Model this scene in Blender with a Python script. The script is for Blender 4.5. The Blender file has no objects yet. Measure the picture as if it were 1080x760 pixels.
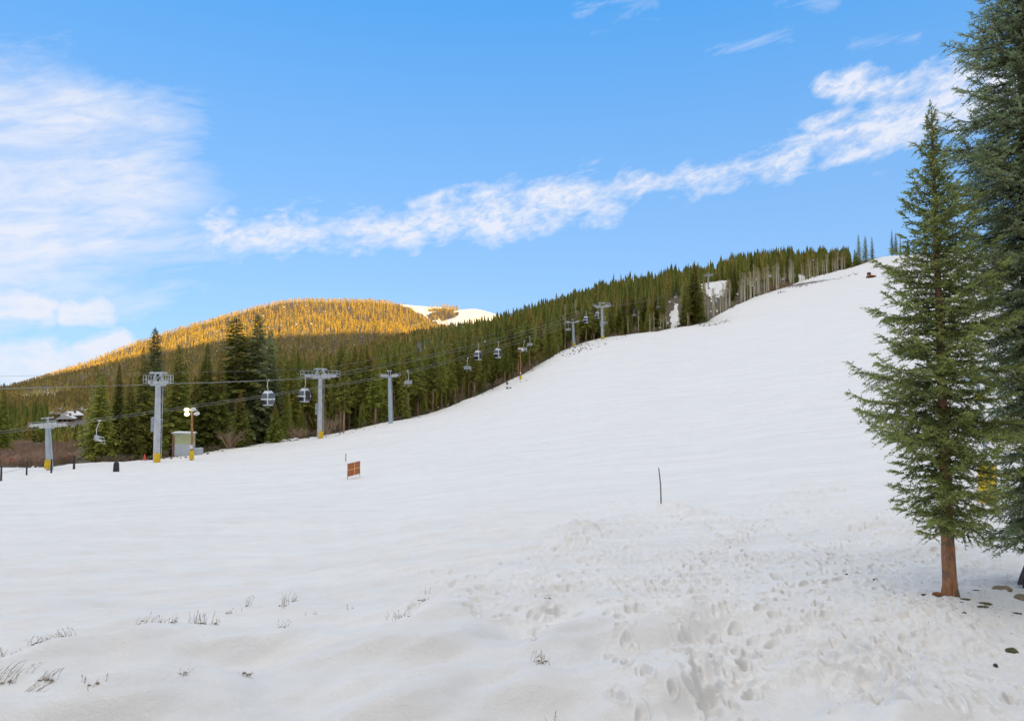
import bpy, math, random
import numpy as np
from mathutils import Vector, Matrix
R = math.radians
import time; T0_ = time.time()
rng = np.random.default_rng(7)
random.seed(7)
S = bpy.context.scene
COL = S.collection
# ------------------------------------------------------------------ camera mapping (level-ish camera, photo 1080x760, f = 717 px)
F = 717.0
PITCH = math.atan(30 / F)
SP, CP = math.sin(PITCH), math.cos(PITCH)
def W(u, v, d):
    X = (u - 540) / F; Y = (380 - v) / F
    dy = CP - SP * Y; dz = SP + CP * Y
    k = d / dy
    return Vector((X * k, d, dz * k))
def px(p):
    x, y, z = p
    dep = y * CP + z * SP; up = -y * SP + z * CP
    return 540 + F * x / dep, 380 - F * up / dep
# ------------------------------------------------------------------ terrain
def pchip(xk, yk, x):
    xk = np.asarray(xk, float); yk = np.asarray(yk, float); x = np.clip(x, xk[0], xk[-1])
    h = np.diff(xk); dl = (np.diff(yk, axis=0).T / h).T
    m = np.zeros_like(yk)
    w1 = 2 * h[1:] + h[:-1]; w2 = h[1:] + 2 * h[:-1]
    sh = (-1,) + (1,) * (yk.ndim - 1)
    w1 = w1.reshape(sh); w2 = w2.reshape(sh)
    same = (dl[:-1] * dl[1:]) > 0
    with np.errstate(divide='ignore', invalid='ignore'):
        mm = (w1 + w2) / (w1 / dl[:-1] + w2 / dl[1:])
    m[1:-1] = np.where(same, mm, 0)
    m[0] = dl[0]; m[-1] = dl[-1]
    return xk, yk, m, h
def pchip_eval(pc, x):
    xk, yk, m, h = pc
    x = np.clip(x, xk[0], xk[-1])
    i = np.clip(np.searchsorted(xk, x) - 1, 0, len(xk) - 2)
    t = (x - xk[i]) / h[i]; hh = h[i]
    return (2*t**3-3*t**2+1)*yk[i] + (t**3-2*t**2+t)*hh*m[i] + (-2*t**3+3*t**2)*yk[i+1] + (t**3-t**2)*hh*m[i+1]
COLS = {
 -600: [(8,765),(12.5,655),(20,615),(40,560),(80,516),(130,492),(300,462),(600,440),(1000,425),(2000,416),(6000,413)],
 0:   [(8,760),(11,693),(20,608),(28,575),(40,546),(60,520),(90,494),(130,473),(200,460),(350,448),(600,437),(1000,424),(1500,414),(1900,411),(2500,418),(6000,412)],
 50:  [(8,760),(11,687),(20,607),(28,574),(40,545),(60,519),(85,496),(130,474),(200,460),(350,447),(600,435),(1000,419),(1500,404),(1900,399),(2500,408),(6000,412)],
 100: [(8,760),(11.3,683),(20,606),(28,573),(40,543),(60,515),(92,488),(130,474),(200,460),(350,446),(600,432),(1000,410),(1500,391),(1900,382),(2400,392),(6000,411)],
 165: [(8,760),(11.5,678),(20,605),(28,572),(40,541),(60,513),(95,485),(130,474),(250,455),(500,433),(800,412),(1200,387),(1600,367),(1900,357),(2400,372),(6000,411)],
 240: [(8,760),(11.8,670),(20,602),(28,570),(40,539),(60,510),(95,482),(112,473),(160,466),(260,452),(450,432),(700,410),(1100,377),(1500,350),(1900,336),(2400,355),(6000,411)],
 337: [(8,760),(12,660),(20,598),(28,567),(40,536),(60,507),(90,480),(123,460),(170,451),(260,440),(450,422),(700,404),(1000,384),(1300,358),(1600,335),(1900,318),(2400,335),(6000,411)],
 411: [(8,760),(12,654),(20,591),(28,562),(40,532),(60,503),(90,472),(130,446),(180,438),(260,424),(450,396),(700,371),(850,364),(1100,368),(1500,342),(1900,322),(2400,340),(6000,411)],
 450: [(8,760),(12,650),(20,585),(28,556),(40,527),(60,497),(95,462),(145,437),(200,430),(350,406),(600,372),(800,357),(1100,368),(1500,347),(1900,325),(2400,345),(6000,411)],
 500: [(8,761),(12,646),(20,579),(28,550),(40,522),(60,491),(95,456),(130,435),(165,418),(230,405),(400,378),(600,354),(750,345),(1100,362),(1900,331),(2400,350),(6000,411)],
 545: [(8,762),(12,643),(20,575),(28,545),(40,517),(60,485),(95,449),(130,424),(190,398),(260,385),(400,360),(600,340),(700,337),(1100,355),(1900,347),(2400,360),(6000,411)],
 603: [(8,762),(12,641),(20,572),(28,542),(40,513),(60,480),(95,438),(150,399),(230,366),(300,354),(450,332),(620,321),(1100,352),(1900,365),(6000,411)],
 640: [(8,762),(12,640),(20,570),(28,540),(40,510),(60,475),(95,432),(150,392),(250,356),(320,343),(450,322),(580,313),(1100,350),(1900,375),(6000,411)],
 740: [(8,762),(12.5,637),(20,567),(28,535),(40,503),(60,466),(95,424),(150,386),(230,356),(300,341),(340,327),(420,306),(520,298),(1100,345),(6000,405)],
 830: [(8,761),(12.5,634),(20,562),(28,529),(40,494),(60,454),(95,412),(150,375),(230,343),(300,323),(380,303),(450,290),(600,287),(1100,330),(6000,405)],
 905: [(8,760),(12.5,631),(20,558),(28,523),(40,486),(60,446),(95,402),(150,363),(230,332),(300,314),(400,294),(480,281),(550,276),(700,280),(1100,315),(6000,405)],
 940: [(8,758),(12.8,629),(20,554),(28,519),(40,481),(60,440),(95,396),(150,358),(230,327),(300,309),(400,290),(550,270),(700,276),(1100,305),(6000,405)],
 1080:[(8,752),(12.8,628),(20,549),(28,511),(40,471),(60,429),(95,386),(150,349),(230,319),(300,302),(400,284),(560,262),(700,266),(1100,290),(6000,405)],
 1600:[(8,745),(12.5,605),(20,530),(28,490),(40,450),(60,410),(95,370),(150,335),(230,305),(300,290),(400,272),(560,250),(700,256),(1100,280),(6000,400)],
}
LR = np.linspace(math.log(1.0), math.log(6500), 260)
TH, ZG = [], []
for u in sorted(COLS):
    X = (u - 540) / F; th = math.atan(X)
    rs = [1.0, 4.0]; zs = [-3.95, -3.93]
    for d, v in COLS[u]:
        p = W(u, v, d); rs.append(math.hypot(p.x, p.y)); zs.append(p.z)
    TH.append(th); ZG.append(pchip_eval(pchip(np.log(rs), zs, 0), LR))
def generic(pts):
    return pchip_eval(pchip(np.log([p[0] for p in pts]), [p[1] for p in pts], 0), LR)
back = generic([(1,-3.95),(8,-3.9),(60,-3),(200,8),(600,60),(6500,80)])
leftb = generic([(1,-3.95),(8,-4.0),(60,-8),(200,-12),(600,-20),(6500,-20)])
TH = [-R(180), -R(130), -R(90)] + TH + [R(95), R(140), R(180)]
ZG = [back, back, leftb] + ZG + [generic([(1,-3.95),(8,-3.6),(60,2),(200,24),(600,90),(6500,120)]), back, back]
TH = np.array(TH); ZG = np.array(ZG)
PC2 = pchip(TH, ZG, 0)
# dense table for fast bilinear/cubic lookup
TT = np.linspace(-math.pi, math.pi, 2881)
def build_table():
    xk, yk, m, h = PC2
    i = np.clip(np.searchsorted(xk, TT) - 1, 0, len(xk) - 2)
    t = ((TT - xk[i]) / h[i])[:, None]; hh = h[i][:, None]
    return (2*t**3-3*t**2+1)*yk[i] + (t**3-2*t**2+t)*hh*m[i] + (-2*t**3+3*t**2)*yk[i+1] + (t**3-t**2)*hh*m[i+1]
ZT = build_table()
# soften kinks across the angle a little
for _ in range(6):
    ZT[1:-1] = 0.25*ZT[:-2] + 0.5*ZT[1:-1] + 0.25*ZT[2:]
_pr = np.random.default_rng(3); PERM = _pr.permutation(4096).astype(np.int32); GA = _pr.uniform(0, 2*math.pi, 4096)
GX_, GY_ = np.cos(GA).astype(np.float32), np.sin(GA).astype(np.float32)
def perlin(x, y):
    x, y = np.broadcast_arrays(np.asarray(x), np.asarray(y))
    fx_ = np.floor(x); fy_ = np.floor(y); xf = (x - fx_).astype(np.float32); yf = (y - fy_).astype(np.float32)
    xi = fx_.astype(np.int32); yi = fy_.astype(np.int32)
    p0 = PERM[xi & 4095]; p1 = PERM[(xi+1) & 4095]
    def g(p, iy, fx, fy):
        k = PERM[(p + iy) & 4095]; return GX_[k]*fx + GY_[k]*fy
    uu = xf*xf*xf*(xf*(xf*6-15)+10); vv = yf*yf*yf*(yf*(yf*6-15)+10)
    a = g(p0, yi, xf, yf)*(1-uu)+g(p1, yi, xf-1, yf)*uu; b = g(p0, yi+1, xf, yf-1)*(1-uu)+g(p1, yi+1, xf-1, yf-1)*uu
    return a*(1-vv)+b*vv
def fbm(x, y, o=4, g=0.5):
    s = 0; a = 1
    for k in range(o):
        s = s + a*perlin(x*2**k + 17.3*k, y*2**k - 9.1*k); a *= g
    return s
def sstep(a, b, x):
    t = np.clip((x-a)/(b-a), 0, 1); return t*t*(3-2*t)
SUN_EL, SUN_AZ = R(5.0), R(145)
# edge of the piste (depth by column)
EU = [-700,-200,0,50,100,165,240,300,337,411,450,500,545,603,640,700,740,790,830,870,905,940]
ED = [95,95,92,90,94,100,112,120,125,134,147,168,192,232,252,280,302,345,382,440,485,560]
EPC = pchip(EU, ED, 0)
def edge_d(u): return pchip_eval(EPC, np.atleast_1d(np.asarray(u, float)))
def H(x, y):
    """terrain height without the small surface relief"""
    x = np.atleast_1d(np.asarray(x, float)); y = np.atleast_1d(np.asarray(y, float))
    th = np.arctan2(x, y); r = np.maximum(np.hypot(x, y), 1.001)
    a = (th + math.pi) / (2*math.pi) * (len(TT)-1); b = (np.log(r) - LR[0]) / (LR[1]-LR[0])
    i = np.clip(a.astype(int), 0, len(TT)-2); j = np.clip(b.astype(int), 0, len(LR)-2)
    fa = a - i; fb = np.clip(b - j, 0, 1)
    z = (ZT[i,j]*(1-fa)+ZT[i+1,j]*fa)*(1-fb) + (ZT[i,j+1]*(1-fa)+ZT[i+1,j+1]*fa)*fb
    q = x*math.sin(SUN_AZ) + y*math.cos(SUN_AZ); p = x*math.cos(SUN_AZ) - y*math.sin(SUN_AZ)
    m = q > 150
    if m.any():
        qm, pm = q[m], p[m]; k = sstep(150, 900, qm)
        rid = (RIDGE_H + 10*perlin(pm/160, pm*0+3.3) + 5*perlin(pm/50, pm*0+8.3)) * k * (1-0.3*sstep(1000, 2500, qm))
        z[m] = np.maximum(z[m], z[m]*(1-k) + rid)
    m = (np.abs(th) < .62) & (r > 70) & (r < 900)
    if m.any():
        um = 540 + F*np.tan(th[m]); dm = r[m]*np.cos(th[m]); em = edge_d(np.clip(um, -700, 940)); kk = dm/em
        z[m] -= .014*em*sstep(1.0, 1.035, kk)*(1-sstep(1.06, 1.30, kk))*sstep(90, 130, um)*(1-sstep(690, 740, um)*(1-sstep(790, 830, um))*.6)*(1-sstep(900, 925, um))
    m = (r > 900) & (np.abs(th) < 2.2)
    if m.any(): z[m] += sstep(900, 1500, r[m])*(12*fbm(x[m]/260, y[m]/260, 3))*(1-sstep(1.7, 2.2, np.abs(th[m])))
    return z
RIDGE_H = 294
def h1(x, y): return float(H(x, y)[0])
def G(u, d, v=450):
    """point on the ground in the column of photo pixel u at depth d"""
    for _ in range(6):
        p = W(u, v, d); z = h1(p.x, p.y); v = px((p.x, p.y, z))[1]
    return Vector((p.x, p.y, z))
def relief(x, y, r, th):
    """wind-blown mounds, trampled snow and groomed ripples"""
    sh = x.shape; x = x.ravel(); y = y.ravel(); r = r.ravel(); th = th.ravel(); z = np.zeros(x.shape); d = r*np.cos(th)
    def part(m, fn):
        if m.any(): z[m] += fn(x[m], y[m], d[m])
    def bank(x, y, d):
        nearf = 1 - sstep(11.2, 14, d + 1.0*perlin(x/3, y*0+5)); left = 1 - sstep(4.0, 6.5, x + 0.18*(y-8))
        xr = x*0.85 + y*0.5; yr = -x*0.5 + y*0.85
        return nearf*(0.55*fbm(xr/3.2, yr/1.5, 3, 0.42) + 0.06*fbm(xr/1.0+9, yr/0.5, 2))*(0.35+0.65*left)
    part((d < 16) & (d > 3), bank)
    def mid(x, y, d):
        m = sstep(10.5, 14, d)*(1-sstep(30, 48, d))
        xr = x*0.97 + y*0.24; yr = -x*0.24 + y*0.97
        return m*(0.20*fbm(xr/3.4, yr/1.1+3, 3, 0.5) + 0.065*fbm(xr/1.4, yr/0.4, 2)*(1-sstep(22, 34, d)))*(0.5+0.5*(1-sstep(0, 6, x)))
    part((d > 10) & (d < 48), mid)
    def tramp(x, y, d):
        tr = sstep(-3.5, 2.5, x + 0.12*(y-15) + 1.5*perlin(x/4, y/4))*sstep(8.2, 11.5, d + 0.2*x)*(1-sstep(25, 40, d - 0.25*np.clip(x,-20,40) + 3*perlin(x/6, y/6+2)))
        tr2 = np.clip(0.45 + 1.6*perlin(x/3.1+4, y/3.1), 0.15, 1.2); lump = np.abs(fbm(x/0.5, y/0.5, 3, 0.55))
        return tr*tr2*(0.15*(0.35-lump) + 0.09*fbm(x/1.3, y/1.3, 2) + 0.068*fbm(x/0.15, y/0.17, 3)*(1-sstep(15,24,d)))
    part((d > 7) & (d < 56) & (x > -9), tramp)
    def groom(x, y, d):
        gr = sstep(22, 45, d)*(1-sstep(150, 300, d)); xr = x*0.92 - y*0.39; yr = x*0.39 + y*0.92
        return gr*(0.13*perlin(xr/16, yr/2.6) + 0.08*perlin(xr/10, yr/1.0) + 0.03*perlin(xr/3, yr/.35)*(1-sstep(60, 90, d)))
    part((d > 22) & (d < 300), groom)
    part(d > 14, lambda x, y, d: sstep(14, 34, d)*(1-sstep(400,700,d))*0.35*perlin(x/15, y/15))
    part((r > 120) & (r < 900), lambda x, y, d: sstep(120, 200, d)*0.6*fbm(x/18, y/18, 3)*np.clip(1-(d/900), 0, 1))
    return z.reshape(sh)
# ------------------------------------------------------------------ materials
def node_mat(name):
    m = bpy.data.materials.new(name); m.use_nodes = True
    nt = m.node_tree; b = nt.nodes['Principled BSDF']; return m, nt, b
def lk(nt, a, b): nt.links.new(a, b)
def noise(nt, scale, detail=4, rough=0.55, vec=None, dim=None):
    n = nt.nodes.new('ShaderNodeTexNoise'); n.inputs['Scale'].default_value = scale; n.inputs['Detail'].default_value = detail; n.inputs['Roughness'].default_value = rough
    if vec is not None: lk(nt, vec, n.inputs['Vector'])
    return n
def mapr(nt, src, a, b, c=0, d=1):
    n = nt.nodes.new('ShaderNodeMapRange'); n.inputs[1].default_value = a; n.inputs[2].default_value = b; n.inputs[3].default_value = c; n.inputs[4].default_value = d
    lk(nt, src, n.inputs[0]); return n.outputs[0]
def mixc(nt, f, a, b, mode='MIX'):
    n = nt.nodes.new('ShaderNodeMix'); n.data_type = 'RGBA'; n.blend_type = mode
    if isinstance(f, (int, float)): n.inputs[0].default_value = f
    else: lk(nt, f, n.inputs[0])
    for i, c in ((6, a), (7, b)):
        if isinstance(c, (tuple, list)): n.inputs[i].default_value = (*c, 1)
        else: lk(nt, c, n.inputs[i])
    return n.outputs[2]
def math_n(nt, op, a, b=None, c=None, clamp=False):
    n = nt.nodes.new('ShaderNodeMath'); n.operation = op; n.use_clamp = clamp
    for i, k in enumerate((a, b, c)):
        if k is None: continue
        if isinstance(k, (int, float)): n.inputs[i].default_value = k
        else: lk(nt, k, n.inputs[i])
    return n.outputs[0]
def bump(nt, b, h, strength, dist, normal=None):
    n = nt.nodes.new('ShaderNodeBump'); n.inputs['Strength'].default_value = strength; n.inputs['Distance'].default_value = dist
    lk(nt, h, n.inputs['Height'])
    if normal is not None: lk(nt, normal, n.inputs['Normal'])
    lk(nt, n.outputs[0], b.inputs['Normal']); return n.outputs[0]
def objco(nt):
    return nt.nodes.new('ShaderNodeTexCoord').outputs['Object']
def scaled(nt, vec, s, rot=0):
    n = nt.nodes.new('ShaderNodeMapping'); n.inputs['Scale'].default_value = s; n.inputs['Rotation'].default_value = (0, 0, rot); lk(nt, vec, n.inputs[0]); return n.outputs[0]
def attr(nt, name):
    n = nt.nodes.new('ShaderNodeAttribute'); n.attribute_name = name; return n
def plain(name, col, rough=0.6, metal=0.0, var=0.18, scale=3.0, bumpd=0.0):
    m, nt, b = node_mat(name)
    n = noise(nt, scale, 5, 0.6, objco(nt))
    c = mixc(nt, mapr(nt, n.outputs[0], 0.35, 0.65), tuple(x*(1-var) for x in col), tuple(min(1, x*(1+var)) for x in col))
    lk(nt, c, b.inputs['Base Color']); b.inputs['Roughness'].default_value = rough; b.inputs['Metallic'].default_value = metal
    if bumpd: bump(nt, b, n.outputs[0], 0.6, bumpd)
    return m
M = {}
M['galv'] = plain('galvanised_steel', (0.60, 0.63, 0.67), 0.5, 0.25, 0.12, 1.5)
M['galvblue'] = plain('blue_grey_steel', (0.46, 0.54, 0.60), 0.5, 0.2, 0.12, 1.5)
M['lightmetal'] = plain('pale_steel', (0.68, 0.70, 0.72), 0.45, 0.2, 0.1, 2)
M['hanger'] = plain('pale_yellow_steel', (0.62, 0.62, 0.40), 0.5, 0, 0.1, 2)
M['yellow'] = plain('yellow_pad_vinyl', (0.80, 0.52, 0.02), 0.55, 0, 0.12, 3)
M['rubber'] = plain('white_roller', (0.72, 0.72, 0.66), 0.6, 0, 0.15, 4)
M['black'] = plain('dark_plastic', (0.03, 0.03, 0.035), 0.55, 0, 0.2, 4)
M['rope'] = plain('steel_rope', (0.27, 0.27, 0.26), 0.6, 0.3, 0.1, 1)
M['shell'] = plain('cabin_shell_paint', (0.66, 0.69, 0.72), 0.35, 0.1, 0.06, 2)
M['belt'] = plain('cabin_white_band', (0.80, 0.80, 0.80), 0.35, 0, 0.05, 2)
M['pole'] = plain('weathered_wood_pole', (0.40, 0.20, 0.07), 0.8, 0, 0.25, 2.5, 0.01)
M['post'] = plain('old_fence_post', (0.06, 0.05, 0.045), 0.85, 0, 0.3, 4, 0.01)
M['bamboo'] = plain('grey_bamboo', (0.16, 0.13, 0.10), 0.7, 0, 0.2, 4)
M['rock'] = plain('rock', (0.20, 0.17, 0.14), 0.9, 0, 0.35, 5, 0.03)
M['orange'] = plain('orange_netting', (0.48, 0.16, 0.06), 0.7, 0, 0.35, 18)
M['orangelt'] = plain('orange_slat', (0.80, 0.38, 0.12), 0.7, 0, 0.1, 4)
M['dozer'] = plain('orange_machine_paint', (0.62, 0.20, 0.03), 0.5, 0, 0.15, 3)
M['hutgreen'] = plain('hut_green_cladding', (0.45, 0.48, 0.27), 0.7, 0, 0.12, 2)
M['hutgrey'] = plain('hut_grey_panel', (0.52, 0.56, 0.60), 0.6, 0, 0.08, 2)
M['rust'] = plain('rust_red_board', (0.22, 0.07, 0.04), 0.8, 0, 0.25, 3)
M['housewall'] = plain('house_brown_siding', (0.28, 0.16, 0.09), 0.8, 0, 0.2, 2)
M['roofsnow'] = plain('roof_snow', (0.84, 0.84, 0.85), 0.7, 0, 0.03, 2)
M['flag'] = plain('red_flagging', (0.75, 0.10, 0.08), 0.7, 0, 0.1, 3)
M['bark_orange'] = None
def glass_mat(name, col):
    m, nt, b = node_mat(name); b.inputs['Base Color'].default_value = (*col, 1); b.inputs['Roughness'].default_value = 0.08; b.inputs['Metallic'].default_value = 0.0
    b.inputs['Specular IOR Level'].default_value = 0.8; return m
M['glass'] = glass_mat('tinted_cabin_glass', (0.10, 0.12, 0.15))
M['glassdark'] = glass_mat('dark_glass', (0.03, 0.035, 0.05))
m, nt, b = node_mat('lit_lamp'); b.inputs['Base Color'].default_value = (0.9, 0.85, 0.4, 1); b.inputs['Emission Color'].default_value = (1, 0.88, 0.25, 1); b.inputs['Emission Strength'].default_value = 3; M['lit'] = m
M['lampwhite'] = plain('white_lamp_housing', (0.8, 0.8, 0.78), 0.4, 0, 0.03, 2)
def bark(name, c1, c2, scale=6):
    m, nt, b = node_mat(name); v = scaled(nt, objco(nt), (1, 1, 0.25))
    n = noise(nt, scale, 6, 0.7, v)
    lk(nt, mixc(nt, mapr(nt, n.outputs[0], 0.35, 0.65), c1, c2), b.inputs['Base Color']); b.inputs['Roughness'].default_value = 0.9
    if 'orange' in name:
        n2 = noise(nt, 5, 5, .6, objco(nt)); lk(nt, mixc(nt, mapr(nt, n2.outputs[0], .5, .62), mixc(nt, mapr(nt, n.outputs[0], 0.35, 0.65), c1, c2), (0.17, 0.12, 0.09)), b.inputs['Base Color'])
    bump(nt, b, n.outputs[0], 1.0, 0.035); return m
M['bark_orange'] = bark('orange_spruce_bark', (0.28, 0.11, 0.045), (0.46, 0.24, 0.13), 14)
M['bark_dark'] = bark('dark_ridged_bark', (0.03, 0.024, 0.02), (0.09, 0.07, 0.055), 16)
M['bark_tan'] = bark('tan_pine_bark', (0.34, 0.21, 0.13), (0.64, 0.44, 0.29), 3)
M['bark_aspen'] = bark('pale_aspen_bark', (0.50, 0.45, 0.31), (0.70, 0.64, 0.47), 2)
M['limb'] = plain('spruce_limb', (0.085, 0.065, 0.05), 0.9, 0, 0.2, 4)
M['twig'] = plain('bare_twig', (0.17, 0.13, 0.085), 0.9, 0, 0.2, 2)
M['aspentwig'] = plain('aspen_twig', (0.48, 0.41, 0.26), 0.9, 0, 0.2, 2)
M['grass'] = plain('dry_grass', (0.26, 0.205, 0.135), 0.9, 0, 0.3, 8)
M['willow'] = plain('red_brown_willow', (0.44, 0.30, 0.215), 0.9, 0, 0.35, 0.12)
def leafy(nt, b, c, f):
    t = nt.nodes.new('ShaderNodeBsdfTranslucent'); lk(nt, c, t.inputs['Color']); m = nt.nodes.new('ShaderNodeMixShader'); m.inputs[0].default_value = f
    lk(nt, b.outputs[0], m.inputs[1]); lk(nt, t.outputs[0], m.inputs[2]); out = [n for n in nt.nodes if n.type == 'OUTPUT_MATERIAL'][0]; lk(nt, m.outputs[0], out.inputs['Surface'])
def needles(name, ca, cb, tipc, clump=1.2, objrand=0.0, rust=None):
    m, nt, b = node_mat(name)
    n = noise(nt, clump, 3, 0.6, objco(nt))
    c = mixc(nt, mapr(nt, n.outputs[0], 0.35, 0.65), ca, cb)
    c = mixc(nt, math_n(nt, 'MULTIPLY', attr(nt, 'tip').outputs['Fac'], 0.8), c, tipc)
    if objrand:
        oi = nt.nodes.new('ShaderNodeObjectInfo')
        r1 = oi.outputs['Random']
        c = mixc(nt, math_n(nt, 'MULTIPLY', math_n(nt, 'FRACT', math_n(nt, 'MULTIPLY', r1, 7.13)), objrand), c, (0.34, 0.28, 0.07))
        hs = nt.nodes.new('ShaderNodeHueSaturation'); lk(nt, c, hs.inputs['Color']); lk(nt, mapr(nt, math_n(nt, 'FRACT', math_n(nt, 'MULTIPLY', r1, 31.7)), 0, 1, 0.62, 1.35), hs.inputs['Value']); c = hs.outputs[0]
        if rust:
            g = nt.nodes.new('ShaderNodeTexCoord').outputs['Generated']; sx = nt.nodes.new('ShaderNodeSeparateXYZ'); lk(nt, g, sx.inputs[0])
            top = mapr(nt, sx.outputs[2], 0.62, 0.95); f = math_n(nt, 'MULTIPLY', top, mapr(nt, math_n(nt, 'FRACT', math_n(nt, 'MULTIPLY', r1, 13.9)), 0.35, 1, 0, 0.75))
            c = mixc(nt, f, c, rust)
    lk(nt, c, b.inputs['Base Color']); b.inputs['Roughness'].default_value = 0.75; b.inputs['Specular IOR Level'].default_value = 0.25
    leafy(nt, b, c, .42); return m
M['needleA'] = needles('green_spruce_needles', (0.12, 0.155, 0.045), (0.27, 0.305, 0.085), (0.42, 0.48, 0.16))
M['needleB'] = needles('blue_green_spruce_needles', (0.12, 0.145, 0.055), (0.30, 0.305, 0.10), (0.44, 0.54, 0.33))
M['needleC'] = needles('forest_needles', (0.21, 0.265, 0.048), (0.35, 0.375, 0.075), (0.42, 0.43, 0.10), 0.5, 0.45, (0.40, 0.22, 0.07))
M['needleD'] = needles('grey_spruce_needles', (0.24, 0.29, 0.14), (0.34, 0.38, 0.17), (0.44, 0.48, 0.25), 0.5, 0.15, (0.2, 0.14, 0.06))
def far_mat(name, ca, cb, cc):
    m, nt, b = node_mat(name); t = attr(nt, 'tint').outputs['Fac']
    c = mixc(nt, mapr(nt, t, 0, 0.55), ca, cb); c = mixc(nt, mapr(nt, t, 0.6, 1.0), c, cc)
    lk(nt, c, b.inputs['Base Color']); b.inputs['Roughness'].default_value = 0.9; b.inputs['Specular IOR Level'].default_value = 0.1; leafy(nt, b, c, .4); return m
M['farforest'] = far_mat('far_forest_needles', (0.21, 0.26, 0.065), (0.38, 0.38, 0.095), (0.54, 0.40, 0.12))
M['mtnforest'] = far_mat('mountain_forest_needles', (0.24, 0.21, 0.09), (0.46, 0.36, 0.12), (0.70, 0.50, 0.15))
# ground
def ground_mat():
    m, nt, b = node_mat('snow_and_forest_floor')
    geo = nt.nodes.new('ShaderNodeNewGeometry'); pos = geo.outputs['Position']
    n1 = noise(nt, 0.9, 6, 0.6, pos); n2 = noise(nt, 11, 6, 0.75, pos); n3 = noise(nt, 60, 3, 0.7, pos)
    ns = noise(nt, 1.0, 6, 0.65, scaled(nt, pos, (.10, .75, .3), -.35))
    snow = mixc(nt, mapr(nt, math_n(nt, 'ADD', math_n(nt, 'MULTIPLY', n1.outputs[0], .35), math_n(nt, 'MULTIPLY', ns.outputs[0], .65)), 0.38, 0.60), (0.772, 0.753, 0.730), (0.850, 0.832, 0.808))
    # specks of needles, soil and grit where the dirt attribute says so
    sp = noise(nt, 3.0, 8, 0.85, scaled(nt, pos, (1, 1, 1)))
    dirt = attr(nt, 'dirt').outputs['Fac']
    dm = math_n(nt, 'MULTIPLY', mapr(nt, math_n(nt, 'ADD', sp.outputs[0], math_n(nt, 'MULTIPLY', dirt, 0.35)), 0.70, 0.80), math_n(nt, 'MINIMUM', math_n(nt, 'MULTIPLY', dirt, 3.0), 1.0), clamp=True)
    snow = mixc(nt, dm, snow, (0.15, 0.11, 0.075))
    # forest floor with patches of snow
    fn = noise(nt, 0.05, 5, 0.65, pos)
    floor_ = mixc(nt, mapr(nt, n1.outputs[0], 0.35, 0.65), (0.07, 0.055, 0.035), (0.16, 0.12, 0.07))
    floor_ = mixc(nt, mapr(nt, math_n(nt, 'ADD', fn.outputs[0], attr(nt, 'patch').outputs['Fac']), 0.60, 0.66), floor_, (0.8, 0.8, 0.8))
    cov = attr(nt, 'cover').outputs['Fac']
    en = noise(nt, 0.5, 5, 0.7, pos)
    cm = mapr(nt, math_n(nt, 'ADD', cov, math_n(nt, 'MULTIPLY', math_n(nt, 'SUBTRACT', en.outputs[0], 0.5), 0.9)), 0.42, 0.58)
    lk(nt, mixc(nt, cm, snow, floor_), b.inputs['Base Color'])
    b.inputs['Roughness'].default_value = 0.65; b.inputs['Specular IOR Level'].default_value = 0.2
    h = math_n(nt, 'ADD', math_n(nt, 'MULTIPLY', n2.outputs[0], 1.0), math_n(nt, 'MULTIPLY', n3.outputs[0], 0.35))
    bump(nt, b, h, 0.8, 0.045)
    return m
M['ground'] = ground_mat()
# ------------------------------------------------------------------ object helpers
def newmesh(name, verts, faces_loops, loop_tot, mats, matidx=None, smooth=False):
    me = bpy.data.meshes.new(name)
    verts = np.asarray(verts, np.float32); n = len(verts)
    me.vertices.add(n); me.vertices.foreach_set('co', verts.ravel())
    fl = np.asarray(faces_loops, np.int32).ravel(); lt = np.asarray(loop_tot, np.int32)
    me.loops.add(len(fl)); me.loops.foreach_set('vertex_index', fl)
    me.polygons.add(len(lt)); ls = np.zeros(len(lt), np.int32); ls[1:] = np.cumsum(lt)[:-1]
    me.polygons.foreach_set('loop_start', ls); me.polygons.foreach_set('loop_total', lt)
    for mm in mats: me.materials.append(mm)
    if matidx is not None: me.polygons.foreach_set('material_index', np.asarray(matidx, np.int32))
    me.polygons.foreach_set('use_smooth', np.full(len(lt), bool(smooth)))
    me.update(calc_edges=True); me.validate(); return me
def link(name, me, parent=None, loc=None):
    o = bpy.data.objects.new(name, me); COL.objects.link(o)
    if parent: o.parent = parent
    if loc is not None: o.location = loc
    return o
def tag(o, label, cat, group=None, kind=None):
    if label: o['label'] = label
    if cat: o['category'] = cat
    if group: o['group'] = group
    if kind: o['kind'] = kind
    return o
def empty(name, loc, rz=0, label=None, cat=None, group=None):
    o = bpy.data.objects.new(name, None); COL.objects.link(o); o.location = loc; o.rotation_euler = (0, 0, rz); o.empty_display_size = 0.3
    return tag(o, label, cat, group)
def copy_tree(root, loc, rz=None, sc=None, label=None, group=None):
    def cp(o, parent):
        c = o.copy(); COL.objects.link(c)
        if parent: c.parent = parent
        for ch in KIDS.get(o.name, []): cp(ch, c)
        return c
    r = cp(root, None); r.location = loc
    if rz is not None: r.rotation_euler = (0, 0, rz)
    if sc is not None: r.scale = (sc, sc, sc) if isinstance(sc, (int, float)) else sc
    if label: r['label'] = label
    if group: r['group'] = group
    return r
KIDS = {}
def reg(root):
    for o in [root] + list(root.children_recursive): KIDS[o.name] = list(o.children)
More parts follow.
